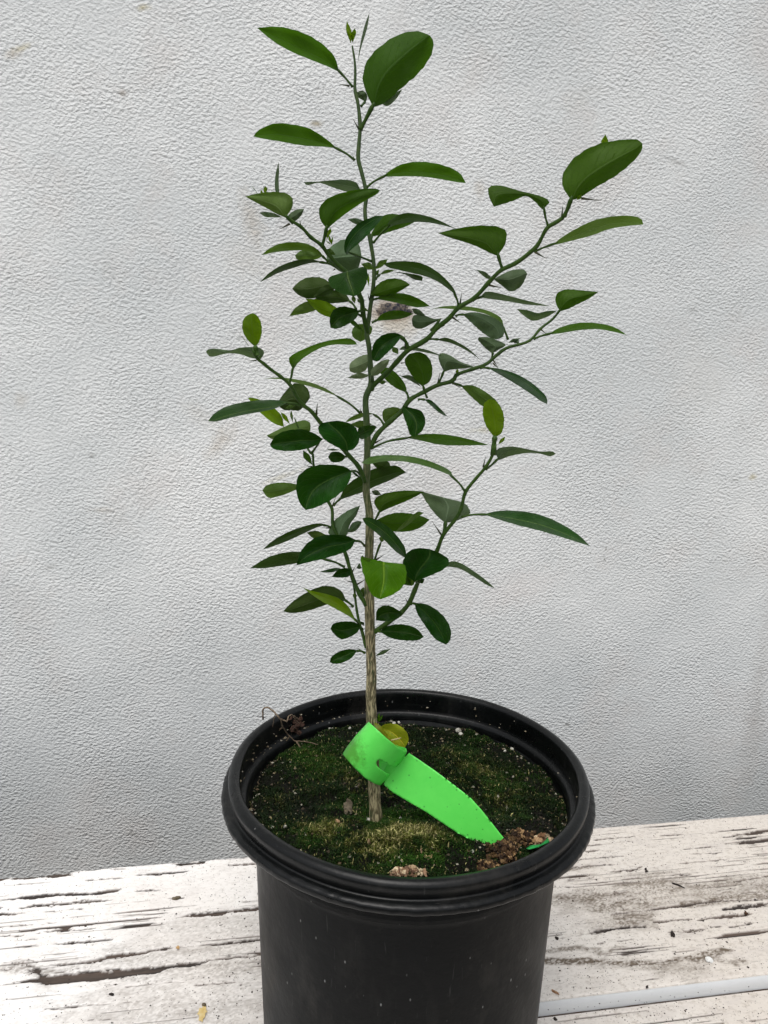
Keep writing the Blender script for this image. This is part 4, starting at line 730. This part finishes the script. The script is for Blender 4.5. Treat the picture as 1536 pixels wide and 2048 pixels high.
# --- lower right branch
Lf('R3', 6, (942, 830), (948, 722), (915, 487), [(900, 655), (877, 580), (885, 515)], [(992, 695), (1008, 630), (1000, 560), (960, 498)], .5, 'u', 'y', 0, 4, 2.2)
Lf('R3', 6, None, (972, 765), (1016, 715), [(985, 735)], [(1005, 745)], .5, 'u', 'y', 0, 0)
Lf('R3', 6, (895, 920), (975, 862), (1326, 822), [(955, 810), (985, 785), (1060, 777), (1150, 793), (1230, 808), (1300, 806)], [(1050, 835), (1150, 818), (1230, 822), (1292, 838)], .5, 'u', 'p', -2, 0)
Lf('R3', 8, (738, 362), (665, 275), (128, 195), [(650, 240), (560, 195), (440, 160), (300, 147), (180, 158)], [(600, 247), (500, 212), (380, 187), (260, 185), (170, 202)], .45, 't', 'l', 4, 6)
Lf('R3', 8, (615, 615), (622, 550), (612, 410), [(575, 510), (520, 440), (481, 366), (545, 388)], [(700, 532), (768, 492), (745, 440), (690, 417)], .5, 'u', 'p', -2, -8, 1.6)
Lf('R3', 8, (718, 515), (850, 498), (1478, 686), [(930, 478), (1040, 477), (1160, 495), (1280, 540), (1400, 612)], [(940, 530), (1060, 565), (1180, 595), (1300, 630), (1400, 662)], .62, 't', 'd', 3, 6)
Lf('R3', 8, (460, 905), (440, 895), (530, 703), [(385, 850), (371, 785), (400, 722), (460, 698)], [(530, 862), (620, 818), (646, 772), (600, 732)], .5, 't', 'd', 12, -4)
Lf('R3', 8, None, (590, 805), (914, 934), [(660, 775), (720, 790), (800, 840), (870, 893)], [(700, 817), (790, 867), (870, 917)], .5, 'u', 'p', -3, 0)
Lf('R3', 7, None, (1345, 878), (988, 552), [(1330, 780), (1230, 650), (1120, 572), (1040, 544)], [(1260, 822), (1170, 732), (1080, 652), (1015, 600)], .5, 't', 'd', 6, 6)
Lf('R3', 8, None, (445, 885), (378, 915), [(400, 860)], [(430, 918)], .5, 'u', 'l', 0, 0)
Lf('R3', 8, (380, 1068), (368, 1080), (212, 1122), [(310, 1045), (260, 1036), (218, 1065)], [(340, 1112), (280, 1129), (228, 1127)], .5, 't', 'd', 2, 5)
Lf('R3', 8, (212, 1196), (235, 1190), (496, 1222), [(290, 1155), (370, 1148), (450, 1172)], [(290, 1225), (370, 1243), (455, 1243)], .5, 't', 'd', 4, 4)
Lf('R3', 8, (418, 1030), (440, 1020), (625, 1268), [(455, 1080), (500, 1152), (560, 1232)], [(520, 1033), (605, 1092), (652, 1170), (652, 1240)], .45, 't', 'd', 4, 10)
Lf('S', 8, (207, 782), (268, 798), (240, 1001), [(210, 795), (150, 765), (123, 745), (130, 820), (155, 900), (190, 975)], [(375, 792), (392, 860), (375, 920), (320, 968)], .5, 't', 'b', 26, 20)
Lf('R3', 8, None, (300, 815), (418, 915), [(380, 792), (420, 840)], [(360, 905)], .5, 't', 'g', 0, 0)
# --- left branch
Lf('L2', 3, (465, 1500), (445, 1430), (425, 1156), [(378, 1365), (343, 1290), (348, 1215), (380, 1175)], [(478, 1390), (500, 1310), (492, 1230), (460, 1175)], .5, 'u', 'y', 0, 3, 2.)
for q_ in ((245, 1308), (315, 1316), (352, 1366)): Lf('L2', 3, None, (400, 1432), q_, [((400+q_[0])/2-8, (1432+q_[1])/2-10)], [((400+q_[0])/2+8, (1432+q_[1])/2+4)], .5, 'u', 'l', 0, 2)
Lf('L2', 5, (520, 300), (545, 300), (122, 242), [(570, 250), (530, 212), (400, 210), (310, 232), (200, 220), (140, 225)], [(470, 292), (380, 262), (280, 258), (160, 283)], .5, 'u', 'p', -6, 0)
Lf('L2', 5, (765, 482), (795, 382), (1284, 188), [(760, 320), (770, 278), (850, 233), (980, 180), (1120, 148), (1240, 143)], [(830, 330), (900, 272), (1010, 212), (1120, 188), (1220, 191)], .45, 'u', 'g', 2, 4)
Lf('S', 5, (1308, 715), (1150, 595), (565, 450), [(1050, 530), (930, 480), (800, 453), (680, 441)], [(1080, 567), (960, 522), (830, 487), (700, 456)], .5, 'u', 'l', 2, -5)
Lf('L2', 5, (845, 650), (880, 655), (664, 645), [(922, 590), (895, 515), (845, 490), (800, 488), (735, 545)], [(840, 695), (780, 693), (720, 690)], .6, 'u', 'd', -10, 0)
Lf('L2', 5, (850, 660), (750, 632), (138, 776), [(680, 615), (540, 615), (400, 633), (270, 668), (185, 720)], [(660, 678), (560, 702), (420, 727), (290, 757), (200, 780)], .75, 't', 'd', 2, 6)
Lf('L3', 5, None, (722, 822), (445, 598), [(705, 740), (650, 680), (550, 618), (480, 596)], [(650, 797), (580, 747), (500, 672)], .5, 'u', 'y', 0, 0)
Lf('L3', 5, None, (768, 800), (695, 706), [(740, 735)], [(715, 755)], .5, 'u', 'y', 0, 0)
Lf('L3', 5, None, (790, 790), (778, 695), [(768, 730)], [(790, 735)], .5, 'u', 'l', 0, 0)
Lf('L3', 5, None, (925, 850), (588, 888), [(922, 790), (870, 769), (770, 800), (660, 850)], [(850, 900), (740, 905), (640, 918)], .5, 'u', 'l', 0, 0)
Lf('L3', 5, (940, 1015), (1022, 915), (613, 955), [(950, 868), (860, 840), (740, 850), (660, 888)], [(960, 967), (860, 997), (740, 1007), (640, 990)], .55, 't', 'd', 8, 6)
Lf('L2', 5, (1212, 1032), (1200, 1006), (1055, 785), [(1120, 972), (1030, 915), (983, 840), (1010, 792)], [(1262, 988), (1303, 905), (1255, 810), (1140, 774)], .5, 't', 'd', 10, 0)
Lf('S', 5, None, (1285, 885), (1436, 820), [(1300, 825), (1400, 807)], [(1320, 917), (1390, 882)], .5, 't', 'd', 12, 10)
Lf('L2', 5, (1215, 1045), (1200, 1050), (1060, 1052), [(1150, 1015), (1088, 1014)], [(1160, 1087), (1092, 1091)], .5, 't', 'd', -3, 0)
Lf('L2', 5, None, (1145, 1000), (1043, 997), [(1095, 988)], [(1095, 1004)], .5, 'u', 'p', -3, 0)
Lf('L3', 5, None, (940, 1115), (868, 1000), [(875, 1060)], [(920, 1040)], .5, 'u', 'g', 2, 0)
# --- lower left
Lf('S', 7, None, (1055, 95), (1232, 185), [(1120, 85), (1200, 95)], [(1140, 178), (1205, 190)], .5, 'u', 'd', -6, -8)
Lf('L3', 7, (755, 450), (800, 405), (1342, 180), [(850, 300), (950, 220), (1060, 160), (1180, 133), (1270, 128)], [(900, 372), (1000, 337), (1100, 292), (1220, 242)], .62, 'u', 'd', 0, 0)
Lf('S', 7, (972, 200), (900, 170), (532, 486), [(850, 135), (760, 120), (640, 120), (530, 158), (462, 230), (458, 350), (490, 440)], [(890, 240), (830, 330), (740, 402), (620, 462)], .52, 't', 'd', 22, 12)
Lf('L3', 7, None, (520, 290), (180, 327), [(380, 264), (280, 267), (210, 290)], [(400, 345), (310, 375), (230, 386)], .55, 'u', 'l', 0, 0)
Lf('S', 7, (1090, 570), (1130, 507), (1492, 335), [(1082, 420), (1120, 373), (1200, 344), (1340, 327)], [(1200, 472), (1300, 432), (1400, 387)], .6, 'u', 'g', 4, 2)
Lf('S', 7, None, (1062, 330), (1142, 362), [(1110, 325)], [(1090, 365)], .5, 'u', 'p', -6, 0)
Lf('S', 7, None, (1095, 570), (1533, 562), [(1180, 528), (1270, 507), (1380, 513), (1470, 535)], [(1180, 640), (1280, 662), (1400, 650), (1480, 612)], .55, 'u', 'g', -6, 0)
Lf('S', 7, None, (1248, 668), (1487, 508), [(1330, 582), (1430, 502)], [(1335, 625), (1430, 548)], .5, 'u', 'l', 2, 0)
Lf('S', 7, (1008, 775), (935, 725), (455, 932), [(860, 693), (760, 684), (650, 695), (560, 740), (490, 822)], [(900, 792), (830, 832), (700, 872), (580, 902)], .55, 't', 'd', 14, 8)
Lf('L3', 7, (728, 628), (700, 607), (182, 804), [(640, 592), (540, 610), (400, 658), (270, 730)], [(620, 627), (500, 682), (380, 737), (260, 782)], .5, 'u', 'd', 2, 0)
Lf('L3', 7, None, (790, 695), (972, 448), [(715, 680), (740, 600), (800, 538), (890, 480)], [(862, 690), (890, 600), (940, 530)], .6, 'u', 'p', 0, 0)
Lf('L3', 7, None, (870, 668), (986, 578), [(900, 598), (950, 574)], [(930, 657), (972, 612)], .5, 'u', 'p', -4, 0)
Lf('L3', 7, None, (712, 695), (538, 667), [(620, 653)], [(680, 712), (600, 717)], .5, 'u', 'l', 0, 0)
Lf('L3', 7, (848, 948), (690, 883), (82, 953), [(600, 842), (480, 822), (360, 829), (220, 870)], [(600, 892), (450, 917), (300, 942), (180, 957)], .8, 'u', 'd', 0, 0)
Lf('L3', 7, None, (825, 960), (634, 986), [(760, 953)], [(740, 990)], .5, 't', 'd', 0, 0)
Lf('L3', 7, None, (897, 968), (742, 1026), [(850, 953), (785, 975)], [(880, 1022), (800, 1032)], .5, 't', 'd', 2, 5)
Lf('S', 7, None, (1030, 1195), (972, 1130), [(1005, 1112)], [(965, 1180), (1000, 1212)], .5, 'u', 'l', -8, 0)
Lf('L4', 7, (918, 1268), (860, 1222), (348, 1305), [(820, 1140), (740, 1102), (660, 1102), (560, 1140), (430, 1222)], [(780, 1227), (680, 1257), (540, 1302), (420, 1318)], .62, 'u', 'd', 0, 0)
Lf('L4', 7, (960, 1410), (940, 1385), (506, 1112), [(880, 1270), (800, 1200), (700, 1165), (600, 1143)], [(860, 1332), (760, 1277), (660, 1222), (570, 1162)], .5, 't', 'y', 8, 10)
Lf('L4', 7, (990, 1455), (978, 1425), (732, 1442), [(920, 1390), (820, 1387), (755, 1405)], [(940, 1482), (850, 1527), (800, 1522), (750, 1475)], .5, 't', 'd', 2, 6)
Lf('L4', 7, (1008, 1640), (950, 1618), (726, 1716), [(880, 1609), (800, 1630), (740, 1672)], [(900, 1682), (820, 1722), (760, 1728)], .5, 't', 'd', 4, 6)
Lf('S', 8, None, (205, 1338), (301, 1292), [(250, 1303)], [(262, 1322)], .5, 'u', 'p', 0, 0)
Lf('S', 7, (1085, 900), (1140, 745), (1165, 690), [(1125, 710)], [(1162, 735)], .5, 'u', 'l', 2, 0)
Lf('S', 7, None, (1003, 905), (990, 852), [(975, 875)], [(1012, 880)], .5, 't', 'p', 30, 0)
# --- small leaves and buds close to the stem
for a_ in (('S', 4, None, (400, 905), (330, 860), [(360, 865)], [(365, 895)], .5, 'u', 'l', -4, 0), ('S', 4, None, (430, 625), (478, 560), [(440, 585)], [(470, 600)], .5, 'u', 'l', 0, 0), ('S', 4, None, (395, 700), (392, 590), [(380, 640)], [(400, 640)], .5, 'u', 'y', 2, 0),
    ('R1', 4, None, (1010, 975), (985, 1030), [(985, 990)], [(1010, 1010)], .5, 'u', 'g', 0, 0), ('SL', 3, None, (1010, 640), (1100, 690), [(1060, 640)], [(1050, 680)], .5, 'u', 'l', -2, 0), ('SL', 3, None, (1250, 1080), (1235, 1010), [(1225, 1045)], [(1260, 1040)], .5, 'u', 'l', -4, 0), ('SL', 3, None, (1300, 1080), (1270, 1040), [(1275, 1065)], [(1295, 1050)], .5, 'u', 'l', 0, 0),
    ('R2', 6, None, (715, 330), (722, 300), [(710, 315)], [(730, 315)], .5, 'u', 'y', 1, 0), ('R2', 6, None, (1100, 145), (1060, 118), [(1070, 140)], [(1095, 120)], .5, 'u', 'p', -2, 0), ('R1', 4, None, (475, 1475), (540, 1470), [(505, 1455)], [(505, 1490)], .5, 'u', 'l', -4, 0), ('L2', 5, None, (1310, 1210), (1240, 1165), [(1270, 1172)], [(1275, 1200)], .5, 't', 'd', -2, 0),
    ('L2', 5, None, (810, 660), (730, 680), [(765, 650)], [(770, 680)], .5, 'u', 'l', 3, 0), ('L3', 7, None, (930, 1150), (920, 1200), [(912, 1170)], [(945, 1180)], .5, 'u', 'l', 0, 0), ('L4', 7, None, (1000, 1420), (975, 1385), [(975, 1405)], [(1003, 1395)], .5, 't', 'd', -3, 0), ('S', 7, None, (985, 955), (940, 955), [(965, 915)], [(965, 962)], .5, 'u', 'p', -4, 0), ('R3', 8, None, (500, 880), (470, 905), [(480, 880)], [(490, 905)], .5, 't', 'd', 3, 0),
    ('R1', 2, None, (980, 600), (1010, 560), [(985, 580)], [(1010, 590)], .5, 'u', 'y', 2, 0)): Lf(*a_)
# --- thorns
for (br, c, a, b_, rr) in (('S', 1, (820, 472), (764, 461), 2.2), ('S', 1, (873, 712), (837, 648), 2.2), ('S', 1, (850, 878), (836, 850), 1.6), ('SL', 1, (556, 1252), (547, 1207), 2.2), ('SL', 1, (492, 1228), (436, 1258), 2.4), ('SL', 3, (1090, 800), (1072, 818), 1.5),
    ('R1', 2, (880, 715), (888, 632), 2.2), ('R1', 2, (1010, 590), (1143, 606), 2.4), ('R1', 2, (700, 948), (782, 995), 2.6), ('R1', 2, (395, 1170), (488, 1190), 2.4), ('R1', 2, (200, 1300), (212, 1215), 2.2), ('R1', 2, (150, 1385), (216, 1430), 2.4), ('R1', 4, (690, 1200), (684, 1075), 1.8),
    ('R2', 2, (740, 1465), (782, 1500), 2.), ('R2', 6, (940, 245), (972, 292), 1.8), ('R2', 6, (690, 385), (745, 420), 2.), ('R2', 6, (600, 392), (616, 318), 2.), ('R2', 6, (516, 440), (535, 482), 1.8), ('R2', 6, (375, 265), (405, 262), 1.5), ('R2', 6, (215, 755), (288, 716), 2.), ('R3', 6, (880, 905), (895, 838), 2.), ('R3', 8, (598, 618), (541, 535), 2.), ('R3', 8, (405, 1030), (384, 990), 2.),
    ('L2', 5, (970, 730), (979, 632), 2.6), ('L2', 5, (612, 370), (592, 342), 1.6), ('L2', 5, (510, 312), (448, 311), 1.5), ('L2', 5, (1020, 815), (978, 830), 1.5), ('L2', 5, (1290, 1095), (1270, 1078), 1.5), ('S', 5, (1318, 712), (1303, 676), 1.8), ('L3', 7, (745, 460), (776, 375), 1.8), ('L3', 7, (725, 628), (662, 630), 1.6), ('L3', 7, (590, 135), (515, 127), 1.6),
    ('L3', 7, (915, 1070), (848, 1055), 1.8), ('L3', 7, (950, 1085), (1030, 1035), 2.), ('L3', 7, (905, 990), (935, 935), 1.8), ('S', 7, (1090, 895), (1170, 842), 2.4), ('L4', 7, (915, 1270), (865, 1265), 1.6), ('L4', 7, (1005, 1640), (950, 1600), 2.), ('S', 7, (1095, 1500), (1080, 1520), 2.), ('S', 4, (400, 810), (385, 750), 1.8), ('R2', 4, (1400, 1320), (1445, 1365), 2.)):
    u, v = X_(c, a); u2, v2 = X_(c, b_); k = near_of(br, u, v); pa = P(u, v, SD-k); pb = P(u2, v2, SD-k-.002); s = mpp(u, v, SD)
    link('thorn', *tube(crom([pa, (pa+pb)/2, pb], 5), np.array([rr, rr*.8, rr*.5, rr*.28, .12])*s*.95, 6), THORN, BR[br][0], pa)
# sprout at the foot of the stem, just above the tag
for (tp, w_) in (((378, 95), 9), ((405, 112), 10), ((370, 125), 8)):
    c_ = (660, 1400, 3.84); CP[9] = c_; bx, by = 372, 172; mx, my = (bx+tp[0])/2, (by+tp[1])/2
    Lf('S', 9, None, (bx, by), tp, [(mx-w_, my)], [(mx+w_, my)], .5, 't', 'b', 2, 2)

# ------------------------------------------------------------------ plant tag
def tagmat():
    b = NB('green_tag_plastic'); C = b.obj(); n = b.noise(C, 600, 3, .7); n2 = b.noise(C, 120, 4, .6); c = b.mix(b.ramp(n2, .3, .7), (.125, .80, .105), (.155, .86, .125))
    vor = b.n('TexVoronoi'); b.set(vor.inputs['Vector'], C); vor.inputs['Scale'].default_value = 330; sp2 = b.math('MULTIPLY', b.ramp(vor.outputs['Distance'], .12, .22, 1, 0), b.ramp(vor.outputs['Color'], .72, .78))
    c = b.mix(b.math('MULTIPLY', sp2, .75), c, (.03, .20, .03))
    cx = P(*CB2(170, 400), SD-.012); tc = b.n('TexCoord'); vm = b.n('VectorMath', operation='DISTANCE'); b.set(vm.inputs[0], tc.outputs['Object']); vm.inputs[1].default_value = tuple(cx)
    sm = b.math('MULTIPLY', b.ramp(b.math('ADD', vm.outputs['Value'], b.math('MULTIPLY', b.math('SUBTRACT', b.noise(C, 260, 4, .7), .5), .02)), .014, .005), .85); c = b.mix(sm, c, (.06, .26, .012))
    b.set(b.b.inputs['Base Color'], c); b.b.inputs['Roughness'].default_value = .38; tr = b.n('BsdfTranslucent'); b.set(tr.inputs[0], (.10, .75, .10)); ms = b.n('MixShader'); ms.inputs[0].default_value = .22
    b.set(ms.inputs[1], b.b.outputs[0]); b.set(ms.inputs[2], tr.outputs[0]); b.set(b.out.inputs[0], ms.outputs[0]); return b.m
TAGM = tagmat()
def sheet(name, outline, dfn, parent, mat, step=14, th=.0004):
    pts = outline; n = len(pts); o2 = []
    for i in range(n):
        a, c = np.array(pts[i], float), np.array(pts[(i+1) % n], float); k = max(1, int(np.hypot(*(c-a))/step)); o2 += [a+(c-a)*j/k for j in range(k)]
    poly = np.array(o2)
    def inside(q):
        x, y_ = q; r_ = False; m_ = len(poly); j = m_-1
        for i in range(m_):
            if (poly[i, 1] > y_) != (poly[j, 1] > y_) and x < (poly[j, 0]-poly[i, 0])*(y_-poly[i, 1])/(poly[j, 1]-poly[i, 1])+poly[i, 0]: r_ = not r_
            j = i
        return r_
    inn = [np.array([x, y_]) for x in np.arange(poly[:, 0].min()+3, poly[:, 0].max(), step) for y_ in np.arange(poly[:, 1].min()+3, poly[:, 1].max(), step) if inside((x, y_)) and np.hypot(*(poly-np.array([x, y_])).T).min() > step*.5]
    vs = [Vector(q) for q in list(poly)+inn]; m_ = len(poly)
    res = delaunay_2d_cdt(vs, [(i, (i+1) % m_) for i in range(m_)], [], 0, 1e-5); ov = np.array([v[:] for v in res[0]]); fs = [f for f in res[2] if inside(ov[list(f)].mean(0))]
    V = np.array([P(*CB2(*q), dfn(*q)) for q in ov]); 
    nrm = np.cross(V[fs[0][1]]-V[fs[0][0]], V[fs[0][2]]-V[fs[0][0]])
    if nrm@(V[fs[0][0]]-CPOS) > 0: fs = [tuple(f)[::-1] for f in fs]
    o = link(name, V, fs, mat, parent, (0, 0, 0), True)
    so_ = o.modifiers.new('thickness', 'SOLIDIFY'); so_.thickness = th; so_.offset = 0; return o
R_ = 189.; k_ = mpp(*CB2(340, 420), SD)/3.84
ptag = empty('plant_tag', P(*CB2(340, 420), SD)); tag(ptag, 'bright green plastic plant tag looped round the stem foot with its tail in the soil', 'plant tag')
def qf(x, y_): return (x-98)*.79+(y_-418)*.61
def dfront(x, y_): e = (qf(x, y_)-R_)/R_; return SD-.004-R_*k_*.92*math.sqrt(max(0., 1-min(1, abs(e))**2.2))
def dback(x, y_): e = (qf(x, y_)-R_)/R_; return SD+.002+R_*k_*.8*math.sqrt(max(0., 1-min(1, abs(e))**2.2))
def zero_child(o): pass
tipd = ahead(on_soil(*CB2(1300, 1100)))
def dtail(x, y_):
    s = ((x-480)*.82+(y_-560)*.56)/1000.; s = min(max(s, -.1), 1.05); return (SD-.001-.006*max(0, .2-s))*(1-s)+s*(tipd-.0015)-.006*math.sin(min(1, max(0, s))*3.1416)
front = [(298, 168), (360, 226), (440, 298), (520, 362), (575, 396), (591, 394), (568, 440), (532, 490), (505, 516), (470, 507), (430, 484), (400, 462), (380, 457), (362, 463), (354, 482), (360, 505), (390, 535), (430, 560), (461, 571), (440, 602), (412, 628), (385, 656), (340, 642), (270, 598), (190, 522), (140, 467), (98, 418), (130, 362), (200, 272), (260, 208)]
back = [(298, 168), (390, 218), (500, 305), (585, 375), (590, 395), (505, 515), (385, 650), (270, 560), (150, 440), (98, 418), (200, 272)]
tail = [(430, 500), (500, 470), (555, 437), (575, 438), (607, 408), (660, 442), (800, 538), (950, 650), (1080, 752), (1160, 840), (1240, 940), (1310, 1030), (1360, 1090), (1290, 1135), (1190, 1110), (1100, 1085), (975, 1018), (880, 955), (740, 860), (600, 780), (480, 707), (412, 648), (425, 620), (405, 590), (415, 540)]
for nm, ol, fn in (('loop_front', front, dfront), ('loop_back', back, dback), ('tail', tail, dtail)): sheet(nm, ol, fn, ptag, TAGM)
scr = sheet('tag_scrap', [(1620, 1108), (1660, 1075), (1672, 1052), (1684, 1092), (1640, 1112), (1600, 1130), (1530, 1148), (1505, 1142), (1540, 1118)], lambda x, y_: ahead(PZ(*CB2(x, y_), SZ+.010)), None, simple('dark_green_plastic', (.02, .30, .06), (.012, .16, .04), 200, .4), 20)
tag(scr, 'small torn dark green plastic scrap in the soil by the right front rim', 'plastic scrap')
# yellowed fallen leaf caught in the tag loop
CP[9] = (660, 1400, 3.84); NLB = BR['S']
fl = empty('fallen_leaf', P(*CB2(480, 300), SD-.006)); tag(fl, 'yellowed round fallen leaf folded inside the top of the green tag loop', 'leaf')
BR['F'] = (fl, BR['S'][1], BR['S'][2])
YLM = mat_leaf('leaf_fading_yellow', (.22, .25, .012), (.24, .26, .03), (.28, .30, .01), .3); LM['f'] = YLM
def as_part(o, nm): o.name = nm; return o
as_part(Lf('F', 9, None, (375, 215), (575, 365), [(420, 188), (480, 180), (540, 200), (590, 250), (603, 310)], [(420, 260), (470, 312), (520, 350)], .6, 't', 'f', 2, 8), 'leaf_half')
as_part(Lf('F', 9, None, (338, 170), (540, 378), [(385, 195), (430, 250), (490, 325)], [(360, 235), (420, 300), (480, 350)], .3, 't', 'f', 6, 8), 'leaf_half')
pa = [P(*CB2(x, y_), SD-.022) for x, y_ in ((470, 308), (510, 300), (548, 290))]; link('dry_stalk', *tube(crom(pa, 6), [.0004, .0004, .0005, .0005, .0004, .0002], 5), simple('dry_stalk_tan', (.5, .42, .2)), fl, pa[0])
# seedling of a weed right of the stem foot
wd = empty('weed_seedling', on_soil(785, 1590)); tag(wd, 'tiny weed seedling with pale round leaves under the tag tail', 'seedling')
BR['W'] = (wd, np.array([(785, 1590.)]), np.array([SD-ahead(on_soil(785, 1590))]))
for (bx, by, tx, ty, w_) in ((470, 735, 450, 690, 18), (475, 735, 520, 760, 12), (470, 740, 465, 765, 10), (478, 725, 510, 700, 14)): Lf('W', 9, None, (bx, by), (tx, ty), [((bx+tx)/2-w_, (by+ty)/2-4)], [((bx+tx)/2+w_, (by+ty)/2+4)], .5, 't', 'l', 4, 2)
print('leaves', NL)
